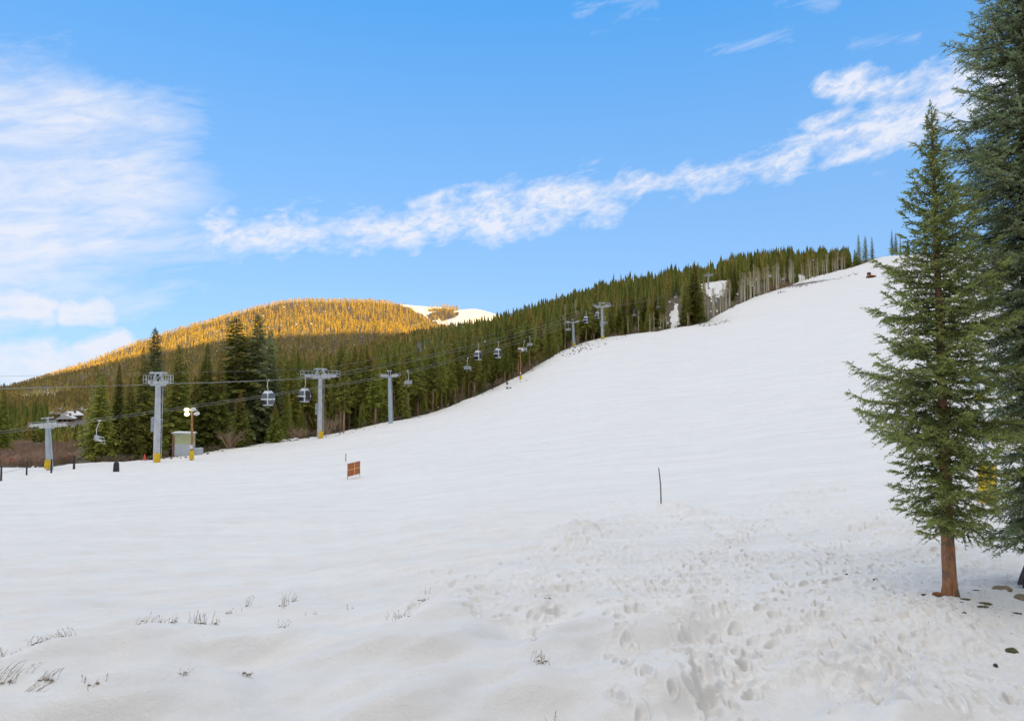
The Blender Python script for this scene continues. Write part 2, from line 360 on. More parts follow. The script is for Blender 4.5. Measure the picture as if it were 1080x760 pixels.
class MB:
    def __init__(s): s.v = []; s.f = []; s.m = []; s.mats = []
    def mi(s, m):
        if m not in s.mats: s.mats.append(m)
        return s.mats.index(m)
    def add(s, vs, fs, m):
        b = len(s.v); i = s.mi(m); s.v += [tuple(v) for v in vs]; s.f += [tuple(b+k for k in f) for f in fs]; s.m += [i]*len(fs); return s
    def box(s, c, size, m, rot=None, bev=0.0):
        c = Vector(c); hx, hy, hz = (k/2 for k in size); rot = rot or Matrix.Identity(3)
        if bev <= 0:
            pts = [(sx*hx, sy*hy, sz*hz) for sz in (-1,1) for sx, sy in ((-1,-1),(1,-1),(1,1),(-1,1))]
            fs = [(3,2,1,0),(4,5,6,7),(0,1,5,4),(1,2,6,5),(2,3,7,6),(3,0,4,7)]
        else:
            b = min(bev, hx*.9, hy*.9, hz*.9); pts = []; fs = []
            def ring(ix, z):
                x, y = hx-ix, hy-ix; k = b-ix if ix < b else 0.0
                r = [(-x+k,-y),(x-k,-y),(x,-y+k),(x,y-k),(x-k,y),(-x+k,y),(-x,y-k),(-x,-y+k)]
                return [(a, c_, z) for a, c_ in r]
            for ix, z in ((b*.7,-hz),(0,-hz+b),(0,hz-b),(b*.7,hz)): pts += ring(ix, z)
            for k in range(3):
                for j in range(8): fs.append((k*8+j, k*8+(j+1)%8, (k+1)*8+(j+1)%8, (k+1)*8+j))
            fs.append(tuple(range(7,-1,-1))); fs.append(tuple(range(24,32)))
        return s.add([c + rot @ Vector(p) for p in pts], fs, m)
    def tube(s, pts, rad, m, n=8, cap=True):
        pts = [Vector(p) for p in pts]; rad = rad if isinstance(rad, (list, tuple)) else [rad]*len(pts)
        vs = []; fs = []; prev = None
        for i, p in enumerate(pts):
            t = (pts[min(i+1, len(pts)-1)] - pts[max(i-1, 0)]).normalized()
            if prev is None: a = t.orthogonal().normalized()
            else:
                a = prev - t*prev.dot(t); a = a.normalized() if a.length > 1e-6 else t.orthogonal().normalized()
            prev = a; b = t.cross(a)
            for k in range(n):
                an = 2*math.pi*k/n; vs.append(p + (a*math.cos(an) + b*math.sin(an))*rad[i])
        for i in range(len(pts)-1):
            for k in range(n): fs.append((i*n+k, i*n+(k+1)%n, (i+1)*n+(k+1)%n, (i+1)*n+k))
        if cap: fs.append(tuple(range(n-1, -1, -1))); fs.append(tuple((len(pts)-1)*n+k for k in range(n)))
        return s.add(vs, fs, m)
    def ball(s, c, rad, m, nu=10, nv=7, jit=0.0, rs=None):
        c = Vector(c); rad = rad if isinstance(rad, (list, tuple)) else (rad,)*3; vs = []; fs = []; rs = rs or random
        for j in range(nv+1):
            ph = math.pi*j/nv
            for i in range(nu):
                th = 2*math.pi*i/nu; k = 1 + (rs.uniform(-jit, jit) if 0 < j < nv else 0)
                vs.append(c + Vector((rad[0]*math.sin(ph)*math.cos(th)*k, rad[1]*math.sin(ph)*math.sin(th)*k, rad[2]*math.cos(ph)*k)))
        for j in range(nv):
            for i in range(nu): fs.append((j*nu+i, (j+1)*nu+i, (j+1)*nu+(i+1)%nu, j*nu+(i+1)%nu))
        return s.add(vs, fs, m)
    def build(s, name, parent=None, loc=None, smooth=False):
        lt = [len(f) for f in s.f]; fl = [k for f in s.f for k in f]
        me = newmesh(name, s.v, fl, lt, s.mats, s.m, smooth)
        if smooth:
            try: me.set_sharp_from_angle(angle=R(40))
            except Exception: pass
        return link(name, me, parent, loc)
# ------------------------------------------------------------------ ground sheet
def ground():
    ths = np.concatenate([np.linspace(-180, -60, 61)[:-1], np.linspace(-60, -39.5, 60)[:-1], np.linspace(-39.5, 39.5, 1180), np.linspace(39.5, 60, 60)[1:], np.linspace(60, 180, 61)[1:]])
    ths = np.radians(ths)
    # radii: even in picture height near, even in log far
    inv = 1/np.linspace(1/5.2, 1/34, 820)
    rs = np.concatenate([np.linspace(1.2, 5.2, 14)[:-1], inv, np.exp(np.linspace(math.log(34), math.log(700), 420))[1:], np.exp(np.linspace(math.log(700), math.log(6400), 230))[1:]])
    nr, nt_ = len(rs), len(ths)
    T, RR = np.meshgrid(ths, rs); X = RR*np.sin(T); Y = RR*np.cos(T)
    Z = H(X.ravel(), Y.ravel()).reshape(X.shape)
    inview = np.abs(T) < 1.1
    Z[inview] += relief(X[inview], Y[inview], RR[inview], T[inview])
    u = 540 + F*np.tan(np.clip(T, -1.3, 1.3)); D = Y
    # stamped prints: trails of footprints and boot holes
    st = random.Random(5)
    def stamp(x, y, a, b, ang, depth, rim=0.3):
        r = math.hypot(x, y); th = math.atan2(x, y); w = max(a, b)*2.2
        i0, i1 = np.searchsorted(rs, [r-w, r+w]); j0, j1 = np.searchsorted(ths, [th-w/r, th+w/r])
        if i1 <= i0 or j1 <= j0: return
        xs = X[i0:i1, j0:j1]-x; ys = Y[i0:i1, j0:j1]-y; c, s_ = math.cos(ang), math.sin(ang)
        q = ((xs*c+ys*s_)/a)**2 + ((-xs*s_+ys*c)/b)**2
        Z[i0:i1, j0:j1] += -depth*np.exp(-q**1.6) + depth*rim*np.exp(-((np.sqrt(q)-1.45)/0.35)**2)
    def trail(pts, step, depth, a=0.12, b=0.055, side=0.12, jitter=0.05):
        for k in range(len(pts)-1):
            (x0, y0), (x1, y1) = pts[k], pts[k+1]; L = math.hypot(x1-x0, y1-y0); n = max(1, int(L/step)); ang = math.atan2(y1-y0, x1-x0)
            for i in range(n):
                t = i/n; sd = side*(1 if i % 2 else -1)
                stamp(x0+(x1-x0)*t - math.sin(ang)*sd + st.gauss(0, jitter), y0+(y1-y0)*t + math.cos(ang)*sd + st.gauss(0, jitter), a*st.uniform(.8, 1.3), b*st.uniform(.8, 1.3), ang+st.gauss(0, .3), depth*st.uniform(.5, 1.2))
    def gp(u_, v_):   # pixel on the bank to plan position (used only for laying out where the trails run)
        lo, hi = 4.0, 300.0
        for _ in range(40):
            mid = math.sqrt(lo*hi); p = W(u_, v_, mid)
            if p.z > h1(p.x, p.y): lo = mid
            else: hi = mid
        return (p.x, p.y)
    global GP; GP = gp
    for pts, dep in (([(745,758),(735,700),(742,675),(790,640),(870,610),(960,590),(1078,560)], .12), ([(790,756),(775,700),(800,680),(840,640),(800,600),(760,570),(715,545)], .12),
                     ([(950,760),(905,705),(850,690),(760,672),(700,655),(640,640),(560,640)], .09), ([(1000,756),(930,700),(880,660),(860,600),(900,560),(960,520)], .1),
                     ([(930,740),(985,660),(940,620),(890,590),(820,560),(740,540)], .09), ([(560,650),(620,600),(690,560),(760,550),(860,520)], .08), ([(430,640),(520,600),(600,580),(640,560)], .07),
                     ([(1040,756),(1000,720),(940,690),(860,660),(780,640),(700,620),(560,600)], .08), ([(660,760),(665,700),(655,660),(690,620),(740,590),(820,545)], .10), ([(1078,740),(1000,700),(960,680)], .06)):
        for _ in range(2): trail([gp(a+st.uniform(-12, 12), b_) for a, b_ in pts], 0.38, dep*.75)
    for _ in range(1000):
        uu = st.uniform(420, 1079); vv = 540 + 210*st.random()**1.3
        if vv > 655 and uu < 700: continue
        if vv > 690 and 830 < uu < 890: continue
        x, y = gp2(uu, vv)
        stamp(x, y, st.uniform(.05, .15), st.uniform(.04, .09), st.uniform(0, 3.14), st.uniform(.01, .055))
    # boot holes and sled grooves low right
    for (ua, va), (ub, vb), w, dep in (((735,700),(748,745),.16,.22), ((903,715),(878,752),.07,.10), ((915,705),(935,760),.17,.16), ((940,700),(985,758),.11,.10), ((965,700),(1005,760),.09,.08), ((955,640),(968,668),.07,.07), ((655,665),(690,760),.12,.07), ((990,700),(1060,760),.08,.06)):
        p0, p1 = gp(ua, va), gp(ub, vb); n = 22
        for i in range(n):
            t = i/(n-1); stamp(p0[0]+(p1[0]-p0[0])*t+st.gauss(0,.02), p0[1]+(p1[1]-p0[1])*t+st.gauss(0,.03), w*.8, w*.8, 0, dep*.24*st.uniform(.6,1.3), .2)
    # small snow heaps
    for uu, vv, a, hgt in ((612,563,.8,.34),(600,572,.5,.22),(632,556,.5,.15),(716,541,.5,.25),(735,545,.6,.2),(700,542,.4,.15)):
        x, y = gp(uu, vv); 
        q = ((X-x)/a)**2 + ((Y-y)/(a*1.3))**2; m_ = q < 9
        Z[m_] += (hgt*np.exp(-q[m_]))*(1+0.9*perlin(X[m_]/.3, Y[m_]/.3))
    # fields
    ed = np.where(np.abs(T) < 1.05, edge_d(np.clip(u, -700, 940).ravel()).reshape(u.shape), 90)
    ed = np.where(u > 940, 560 + 0*u, ed)
    ed = ed*(1+0.02*perlin(X/12, Y/12))
    cover = sstep(-0.01, 0.03, (D-ed)/ed)
    cover = np.where((np.abs(T) < 1.2), cover, 0.0)
    # clearings that stay snowy
    def blob(uc, dc, wu, wd): return np.exp(-(((u-uc)/wu)**2 + ((D-dc)/wd)**2)**2)
    jag = 0.9*perlin(u/5.0, D/14.0) + 0.6*perlin(u/2.0, D/5.0)
    clear = blob(752, 425, 24, 48) + blob(713, 335, 5, 34) + blob(780, 440, 25, 25) + blob(850, 465, 40, 22)
    cover = cover*(1-sstep(.35, .6, np.clip(clear, 0, 1) + jag))
    # sunlit bald top on the mountain
    nzb = perlin(u/9, D/60)*14
    bald = sstep(0, 12, (u-405) - (1900-D)*0.15 + nzb*.5)*(D > 1250)
    cover = np.where(bald > .5, 0.0, cover)
    cover = np.where((D > 1250) & (((u-468+nzb)/15)**2 + ((D-1700)/130)**2 < 1), 1.0, cover)
    back_ = np.abs(T) > 1.2
    cover = np.where(back_ & (RR > 120), 1.0, cover)
    patch = np.zeros_like(u) - 0.12
    patch += 0.42*np.exp(-((u-45)/36)**2 - ((D-1000)/200)**2) + 0.05*(D > 900)
    dirt = 0.10*np.exp(-((D-14)/6)**2)*sstep(3, 7, X)
    dirt = dirt + 0.34*np.exp(-((u-592)/40)**2 - ((D-ed*0.93)/(ed*.06))**2)*(D < ed*1.02)
    dirt += 0.62*np.exp(-((u-752)/20)**2 - ((D-288)/6)**2)
    for k_, (uc, dc, w_) in enumerate(((862,398,40),(850,388,46),(880,412,34))): dirt += (.95 if k_ == 0 else .55)*np.exp(-((u-uc)/w_)**2 - ((D-(dc+(u-uc)*0.42))/2.6)**2)
    dirt += 0.36*np.exp(-((D-ed*.985)/(ed*.012))**2)*(D < ed) + 0.36*np.exp(-((u-840)/70)**2 - ((D-ed*.95)/(ed*.03))**2)
    for uu, vv in ((1002, 629), (1096, 618)):
        tx, ty = gp(uu, vv); dirt = dirt + .42*np.exp(-((X-tx)**2 + (Y-ty+.1)**2)/.45)
    dirt = np.where(np.abs(T) < 1.1, dirt, 0)
    P = np.stack([X, Y, Z], -1)
    def sheet(name, i0, i1):
        n = i1-i0; V = P[i0:i1].reshape(-1, 3)
        idx = np.arange(n*nt_).reshape(n, nt_)
        q = np.stack([idx[:-1, :-1], idx[:-1, 1:], idx[1:, 1:], idx[1:, :-1]], -1).reshape(-1, 4)[:, ::-1]
        me = newmesh(name, V, q, np.full(len(q), 4), [M['ground']], None, True)
        for nm, arr in (('cover', cover), ('patch', patch), ('dirt', dirt)):
            a = me.attributes.new(nm, 'FLOAT', 'POINT'); a.data.foreach_set('value', arr[i0:i1].ravel().astype(np.float32))
        return link(name, me)
    k = int(np.searchsorted(rs, 700))
    g = sheet('snowy_ground', 0, k+1); tag(g, 'white snow of the ski slope and the forest floor behind it', 'ground', None, 'structure')
    g = sheet('mountain', k, nr); tag(g, 'long far mountain with a golden sunlit forested top', 'mountain', None, 'structure')
def gp2(u_, v_):
    # vectorless quick bisect with fewer steps
    lo, hi = 5.0, 120.0
    for _ in range(18):
        mid = math.sqrt(lo*hi); p = W(u_, v_, mid)
        if p.z > h1(p.x, p.y): lo = mid
        else: hi = mid
    return (p.x, p.y)
ground()
print('ground', time.time()-T0_)
def snap(u, v):
    x, y = gp2(u, v); return Vector((x, y, h1(x, y)))
def surf(x, y):
    r = math.hypot(x, y); return h1(x, y) + float(relief(np.array([x]), np.array([y]), np.array([r]), np.array([math.atan2(x, y)]))[0])
# ------------------------------------------------------------------ near spruces
def rotz(a): c, s = math.cos(a), math.sin(a); return np.array([[c,-s,0],[s,c,0],[0,0,1]])
def roty(a): c, s = math.cos(a), math.sin(a); return np.array([[c,0,s],[0,1,0],[-s,0,c]])
class Cloud:   # triangles with tip attribute and a material index
    def __init__(s): s.t = []; s.a = []; s.m = []
    def add(s, tri, tip, mi): s.t.append(tri); s.a.append(tip); s.m.append(mi)
    def arrays(s): return np.concatenate(s.t), np.concatenate(s.a), np.concatenate(s.m)
def twig_tris(p, d, L, r_, nn, nl, nw):
    """bottle-brush shoot: needles around an axis"""
    d = d/np.linalg.norm(d); a = np.cross(d, [0.13, 0.31, 0.94]); a /= np.linalg.norm(a)+1e-9; b = np.cross(d, a)
    t = (np.arange(nn)+r_.uniform(0, 1, nn))/nn; ph = r_.uniform(0, 2*math.pi, nn)
    rad = np.cos(ph)[:, None]*a + np.sin(ph)[:, None]*b
    base = p + d*(t*L)[:, None]
    nd = rad*0.75 + d*0.75 ; nd /= np.linalg.norm(nd, axis=1)[:, None]
    side = np.cross(nd, rad + r_.normal(0, .3, (nn, 3))); side /= np.linalg.norm(side, axis=1)[:, None]+1e-9
    ln = nl*r_.uniform(.7, 1.2, nn)[:, None]
    return np.stack([base-side*nw/2, base+side*nw/2, base+nd*ln], 1)
def stick_tris(p0, p1, r0, r1):
    d = p1-p0; d = d/(np.linalg.norm(d)+1e-9); a = np.cross(d, [0.2, 0.1, 0.97]); a /= np.linalg.norm(a)+1e-9; b = np.cross(d, a); out = []
    A = [p0+(a*math.cos(k)+b*math.sin(k))*r0 for k in (0, 2.09, 4.19)]; B = [p1+(a*math.cos(k)+b*math.sin(k))*r1 for k in (0, 2.09, 4.19)]
    for k in range(3): out += [[A[k], A[(k+1)%3], B[(k+1)%3]], [A[k], B[(k+1)%3], B[k]]]
    return np.array(out)
def branch_proto(L, r_, droop, upturn, nl=0.036, nw=0.009, bare=0.10, dens=1.0):
    c = Cloud(); n = 12
    s = np.linspace(0, 1, n); X = s*L; Zc = -droop*L*np.sin(s*math.pi*0.62) + upturn*L*s**3; Yc = 0.06*L*np.sin(s*3+r_.uniform(0, 6))
    ax = np.stack([X, Yc, Zc], 1)
    def at(t):
        k = min(int(t*(n-1)), n-2); f = t*(n-1)-k; return ax[k]*(1-f)+ax[k+1]*f
    for k in range(n-1):
        st = stick_tris(ax[k], ax[k+1], 0.012*L**.7*(1-s[k])+.004, 0.012*L**.7*(1-s[k+1])+.003); c.add(st, np.zeros(len(st)), np.ones(len(st), int))
    t = bare
    while t < 1.0:
        for sd in (-1, 1):
            if r_.uniform() > 0.93: continue
            p = at(t); l2 = (0.50*(1-t)**0.8*L*min(1, 0.35+t*2.2) + 0.09)*r_.uniform(.65, 1.15)
            an = R(r_.uniform(38, 72)); d2 = np.array([math.cos(an), sd*math.sin(an), r_.uniform(-.60, .50)]); d2 /= np.linalg.norm(d2)
            m2 = max(2, int(l2/0.075*dens)); prev = p
            for k in range(m2):
                q = (k+1)/m2; cur = p + d2*l2*q + np.array([0, 0, -0.22*l2*q*q]); 
                tp = min(1, 0.25*t + 0.75*q*q) if k == m2-1 or q > .6 else 0.2*q+0.25*t
                tw = twig_tris(prev, cur-prev, np.linalg.norm(cur-prev)*1.15, r_, 8, nl, nw); c.add(tw, np.full(len(tw), tp), np.zeros(len(tw), int))
                if k < m2-1 or True:
                    for s3 in (-1, 1):
                        if r_.uniform() < 0.22: continue
                        l3 = r_.uniform(.05, .12)*(1.15-0.5*q)*(0.7+0.5*L/1.8); dd = d2.copy(); aa = s3*R(r_.uniform(35, 60)); ca, sa = math.cos(aa), math.sin(aa)
                        dd = np.array([dd[0]*ca-dd[1]*sa, dd[0]*sa+dd[1]*ca, dd[2]+r_.uniform(-.65, .65)])
                        tw = twig_tris(prev, dd, l3, r_, 12, nl, nw); c.add(tw, np.full(len(tw), min(1, tp+.25)), np.zeros(len(tw), int))
                prev = cur
            st = stick_tris(p, prev, .005, .002); c.add(st, np.zeros(len(st)), np.ones(len(st), int))
        t += 0.085/L/dens*r_.uniform(.8, 1.2)
    for k in range(3):
        p = at(0.9+0.04*k); tw = twig_tris(p, np.array([1, r_.uniform(-.5, .5), .1]), .15, r_, 18, nl, nw); c.add(tw, np.ones(len(tw)), np.zeros(len(tw), int))
    return c.arrays()
def near_spruce(name, base, height, radf, zlow, trunk_r, needle, barkm, seed, nbr, droop, upturn, label, lean=(0, 0), rootflare=1.5, angf=None, nl=.036, nw=.009, dens=1.0, extra=(), jit=(.72, 1.12)):
    r_ = np.random.default_rng(seed)
    protos = {}
    for Lc in (0.35, 0.65, 1.1, 1.7):
        protos[Lc] = [branch_proto(Lc, r_, droop, upturn, nl=nl, nw=nw, dens=dens) for _ in range(4)]
    T_, A_, Mi = [], [], []
    def put(z, az, L, pitch, roll=0):
        Lc = min(protos, key=lambda k: abs(math.log(k/L))); t, a, mi = protos[Lc][r_.integers(4)]; s_ = L/Lc
        sc = np.array([s_, s_**.7, s_**.7])
        Mx = rotz(az) @ roty(-pitch); fl = np.array([1, 1 if r_.uniform() < .5 else -1, 1])
        q = (t*sc*fl) @ Mx.T + np.array([lean[0]*z, lean[1]*z, z]); T_.append(q); A_.append(a); Mi.append(mi)
    k = 0; z = zlow
    az = r_.uniform(0, 6)
    for i in range(nbr):
        f = ((i+r_.uniform(0, 1))/nbr)**0.95; z = zlow + (height-zlow-0.12)*f; az += 2.399 + r_.uniform(-.5, .5)
        rel = (z-zlow)/(height-zlow); L = radf(rel)*(r_.uniform(*jit) if i % 3 else r_.uniform(.4, .8))
        if angf: L *= angf(az, rel)
        L = max(L, .12); pitch = R(-14 + 58*rel**1.6 + r_.uniform(-9, 9))
        put(z, az, L, pitch)
    for (z, az, L, pitch) in extra: put(z, az, L, pitch)
    put(height-.12, 0, .22, R(88)); put(height-.3, 2, .2, R(60))
    t = np.concatenate(T_); a = np.concatenate(A_); mi = np.concatenate(Mi)
    root = empty(name, base, 0, label, 'tree')
    V = t.reshape(-1, 3); me = newmesh('crown', V, np.arange(len(V)), np.full(len(t), 3), [needle, M['limb']], mi)
    at = me.attributes.new('tip', 'FLOAT', 'POINT'); at.data.foreach_set('value', np.repeat(a, 3).astype(np.float32))
    link('crown', me, root)
    # trunk
    b = MB(); zs = np.linspace(-.25, height-.05, 46); vs = []; n = 20
    for zz in zs:
        rr = trunk_r*(1-max(zz, 0)/height)**.85 + .008; fl = 1 + (rootflare-1)*math.exp(-max(zz, 0)/.16)
        for k in range(n):
            an = 2*math.pi*k/n; w = 1 + .07*math.sin(an*5+zz*2.2+seed) + .04*math.sin(an*9-zz*7) + (0.10*math.cos(an*4+seed)*(fl-1)*2)
            vs.append((lean[0]*zz+rr*fl*w*math.cos(an), lean[1]*zz+rr*fl*w*math.sin(an), zz))
    fs = [(i*n+k, i*n+(k+1)%n, (i+1)*n+(k+1)%n, (i+1)*n+k) for i in range(len(zs)-1) for k in range(n)]
    b.add(vs, fs, barkm); b.build('trunk', root, smooth=True)
    return root, len(t)
gA = snap(1002, 629); gA.z = surf(gA.x, gA.y)
def rA(rel):
    return float(np.interp(rel, [0, .04, .1, .25, .37, .48, .6, .7, .82, .9, 1], [.6, .95, 1.28, 1.55, 1.42, 1.24, 1.02, .76, .48, .27, .12]))
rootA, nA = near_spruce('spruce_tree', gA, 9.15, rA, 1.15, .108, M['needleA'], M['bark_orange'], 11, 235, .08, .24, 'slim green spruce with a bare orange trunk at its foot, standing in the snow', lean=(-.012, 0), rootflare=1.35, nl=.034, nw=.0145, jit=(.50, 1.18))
gB = snap(1096, 618); gB.z = surf(gB.x, gB.y)
def rB(rel):
    return float(np.interp(rel, [0, .05, .12, .2, .3, .42, .55, .62, .72, .85, 1], [1.05, 1.30, 1.02, 1.10, 1.38, 1.5, 1.45, 1.3, 1.05, .7, .2]))
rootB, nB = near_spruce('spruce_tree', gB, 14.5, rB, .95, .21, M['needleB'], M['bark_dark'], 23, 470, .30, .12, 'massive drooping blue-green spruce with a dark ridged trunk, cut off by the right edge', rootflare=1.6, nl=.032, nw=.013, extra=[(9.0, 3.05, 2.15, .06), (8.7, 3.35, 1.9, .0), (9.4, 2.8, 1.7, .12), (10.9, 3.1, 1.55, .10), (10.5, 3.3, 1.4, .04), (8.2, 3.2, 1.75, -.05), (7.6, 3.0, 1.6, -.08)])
rootA['group'] = rootB['group'] = 'near spruces at the right'
print('near tris', nA, nB, time.time()-T0_)
# ------------------------------------------------------------------ forest tree prototypes
def conifer_mesh(h, rad, zl, r_, nb, needle, nblade=9, dense=1.0, power=0.85, top_up=0.4):
    tr = []; tp = []
    az = 0
    for i in range(nb):
        rel = ((i+r_.uniform(0, 1))/nb); z = zl + (h-zl)*rel; az += 2.399+r_.uniform(-.6, .6)
        L = rad*(1-rel)**power*r_.uniform(.62, 1.18)*min(1, .55+rel*4) + .12
        dz = -L*(0.42-.55*rel)*r_.uniform(.6, 1.4)
        o = np.array([math.cos(az), math.sin(az), 0]); pr = np.array([-o[1], o[0], 0])
        P0 = np.array([0, 0, z]); P1 = o*L + np.array([0, 0, z+dz])
        for k in range(nblade):
            t = (k+.7)/nblade; p = P0*(1-t)+P1*t + np.array([0, 0, .06*L*math.sin(t*3.1)])
            sd = -1 if k % 2 else 1; bl = (.46*L*(1-t*.75)+.16)*r_.uniform(.7, 1.25); 
            d = o*.75 + pr*sd*r_.uniform(.5, 1.05) + np.array([0, 0, r_.uniform(-.75, -.05)]); d /= np.linalg.norm(d)
            w = bl*.26*dense; up = np.array([0, 0, 1.])*.8 + r_.normal(0, .35, 3); s_ = np.cross(d, up); s_ /= np.linalg.norm(s_)
            m_ = p + d*bl*.45
            tr += [[p, m_+s_*w, p+d*bl], [p, p+d*bl, m_-s_*w]]; tp += [t*.6, t*.6]
            v2 = np.cross(d, s_); tr += [[p, m_+v2*w*.7, p+d*bl]]; tp += [t*.6]
        tr.append([P0+pr*.05*L, P0-pr*.05*L, P1+o*.15*L]); tp.append(1.)
    # leader
    for k in range(3):
        a = k*2.1; tr.append([np.array([.12*math.cos(a), .12*math.sin(a), h-.6]), np.array([-.12*math.cos(a), -.12*math.sin(a), h-.6]), np.array([0, 0, h+.45])]); tp.append(.8)
    t = np.array(tr); V = t.reshape(-1, 3)
    me = newmesh('crown', V, np.arange(len(V)), np.full(len(t), 3), [needle])
    at = me.attributes.new('tip', 'FLOAT', 'POINT'); at.data.foreach_set('value', np.repeat(np.array(tp), 3).astype(np.float32))
    return me
def trunk_mesh(h, r0, barkm, r_, stubs=0, zl=0, zh=0):
    b = MB(); n = 7; pts = []; w = r_.uniform(-.12, .12, 2)
    for k in range(9): t = k/8; pts.append((w[0]*math.sin(t*3), w[1]*math.sin(t*3), -.6 + (h+.4)*t))
    b.tube(pts, [r0*(1-k/8)**.8+.015 for k in range(9)], barkm, n)
    for k in range(stubs):
        z = zl + (zh-zl)*r_.uniform(); a = r_.uniform(0, 6.3); L = r_.uniform(.4, 1.3)
        b.tube([(0, 0, z), (L*math.cos(a), L*math.sin(a), z-.2*L)], [.03, .012], M['twig'], 3)
    o = b.build('trunk_tmp'); me = o.data; bpy.data.objects.remove(o); me.name = 'trunk'; return me
def aspen_mesh(h, r_):
    b = MB()
    for i in range(46):
        z = h*r_.uniform(.5, .97); a = r_.uniform(0, 6.3); L = (1.9*(1-(z/h-.5)*1.3))*r_.uniform(.5, 1.1); el = R(r_.uniform(30, 65))
        d = np.array([math.cos(a)*math.cos(el), math.sin(a)*math.cos(el), math.sin(el)]); p0 = np.array([0, 0, z]); p1 = p0+d*L
        b.tube([p0, p1], [.035, .012], M['aspentwig'], 3, False)
        for k in range(4):
            q = p0+(p1-p0)*r_.uniform(.3, .95); e = d + r_.normal(0, .5, 3) + np.array([0, 0, .3]); e = e/np.linalg.norm(e)*L*.4
            b.tube([q, q+e], [.02, .008], M['aspentwig'], 3, False)
            for _ in range(2):
                f_ = e + r_.normal(0, .3, 3); b.tube([q+e*.6, q+e*.6+f_*.5], [.014, .006], M['aspentwig'], 3, False)
    o = b.build('branches_tmp'); me = o.data; bpy.data.objects.remove(o); me.name = 'crown'; return me
PROTO = {}
pr_ = np.random.default_rng(99)
def mk(kind, h, crown, trunk): PROTO.setdefault(kind, []).append((h, crown, trunk))
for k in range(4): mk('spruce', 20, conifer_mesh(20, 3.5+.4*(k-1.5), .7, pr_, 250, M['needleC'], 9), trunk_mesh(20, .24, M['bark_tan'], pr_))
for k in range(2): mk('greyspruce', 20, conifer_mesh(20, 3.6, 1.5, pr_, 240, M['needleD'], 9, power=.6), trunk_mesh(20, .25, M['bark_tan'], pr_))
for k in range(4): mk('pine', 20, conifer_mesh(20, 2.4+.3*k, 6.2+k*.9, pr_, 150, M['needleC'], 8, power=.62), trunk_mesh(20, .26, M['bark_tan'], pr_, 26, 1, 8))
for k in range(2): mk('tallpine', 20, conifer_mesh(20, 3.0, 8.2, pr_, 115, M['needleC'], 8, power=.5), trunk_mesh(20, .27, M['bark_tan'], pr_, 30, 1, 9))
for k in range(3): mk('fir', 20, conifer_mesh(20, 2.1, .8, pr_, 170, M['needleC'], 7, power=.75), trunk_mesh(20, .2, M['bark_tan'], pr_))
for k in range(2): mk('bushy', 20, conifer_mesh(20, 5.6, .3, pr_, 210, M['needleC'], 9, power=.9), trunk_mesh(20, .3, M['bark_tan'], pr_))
for k in range(3): mk('aspen', 14, aspen_mesh(14, pr_), trunk_mesh(14, .24, M['bark_aspen'], pr_))
for k in range(1): mk('dead', 18, conifer_mesh(18, 1.4, 9, pr_, 22, M['twig'], 4, dense=.25), trunk_mesh(18, .2, M['bark_aspen'], pr_, 40, 3, 17))
names = {'spruce': 'spruce_tree', 'greyspruce': 'spruce_tree', 'pine': 'pine_tree', 'tallpine': 'pine_tree', 'fir': 'fir_tree', 'bushy': 'spruce_tree', 'aspen': 'aspen_tree', 'dead': 'dead_tree'}
TREES = []
def tree(kind, p, h, label, group, wide=1.0, rs=random):
    ph, cm, tm = rs.choice(PROTO[kind]); s_ = h/ph
    e = empty(names[kind], p, rs.uniform(0, 6.28), label, 'tree', group)
    e.scale = (s_*wide, s_*wide, s_)
    c = link('crown', cm, e); t = link('trunk', tm, e); TREES.append((p.x, p.y)); return e
# hand-placed ones of the left wood: (u, top v, depth, kind, width, label)
TREE_SPOTS = [
 (2, 404, 112, 'spruce', 1.1, 'dark green spruce at the left edge beside the willow field'),
 (105, 392, 103, 'bushy', .95, 'full green spruce with a brownish tip, right of the leaning chairlift tower'),
 (136, 399, 106, 'spruce', .95, 'green spruce squeezed between the brown-tipped spruce and the tall gondola tower'),
 (149, 366, 112, 'bushy', .8, 'broad yellow-green spruce right behind the nearest gondola tower'),
 (161, 346, 128, 'greyspruce', .9, 'dark grey-green spruce poking above the others behind the nearest gondola tower'),
 (186, 364, 112, 'spruce', 1.2, 'broad dark green spruce behind the small hut'),
 (217, 362, 116, 'spruce', 1.0, 'narrow green spruce just right of the lit lamp pole'),
 (231, 372, 117, 'bushy', .7, 'green spruce with a rusty orange top right of the lit lamp pole'),
 (247, 336, 128, 'tallpine', 1.5, 'tall brownish pine with a long bare trunk in front of the golden mountain'),
 (270, 332, 130, 'greyspruce', 1.15, 'broad grey-green spruce, tallest of the wood, behind the left large cabin'),
 (284, 347, 134, 'greyspruce', .8, 'narrow grey-green spruce just right of the tallest spruce'),
 (293, 346, 137, 'fir', 1.1, 'dark slender fir with a pointed tip left of the second gondola tower'),
 (253, 412, 113, 'spruce', 1.35, 'small bright green young spruce in front of the bare pine trunk'),
 (290, 426, 117, 'spruce', 1.4, 'small dark young spruce at the snow edge below the left gondola cabin'),
 (308, 362, 132, 'spruce', .9, 'green spruce behind the right gondola cabin'),
 (359, 364, 134, 'tallpine', 1.0, 'tall pine with a long pale trunk just right of the second gondola tower'),
 (733, 279, 306, 'spruce', 1.35, 'dense bright green spruce standing forward at the snow edge left of the aspens'),
 (906, 248, 500, 'fir', 1.5, 'slim skyline fir, left of the last three before the snowy crest'),
 (913, 249, 510, 'fir', 1.7, 'slim skyline fir, middle of the last three before the snowy crest'),
 (920, 250, 520, 'fir', 1.3, 'thin fir standing last on the skyline before the snowy crest'),
 (941, 243, 566, 'fir', 1.1, 'thin fir on the crest seen just left of the near green spruce'),
 (945, 247, 562, 'fir', 1.6, 'dark fir on the crest touching the left outline of the near green spruce'),
]
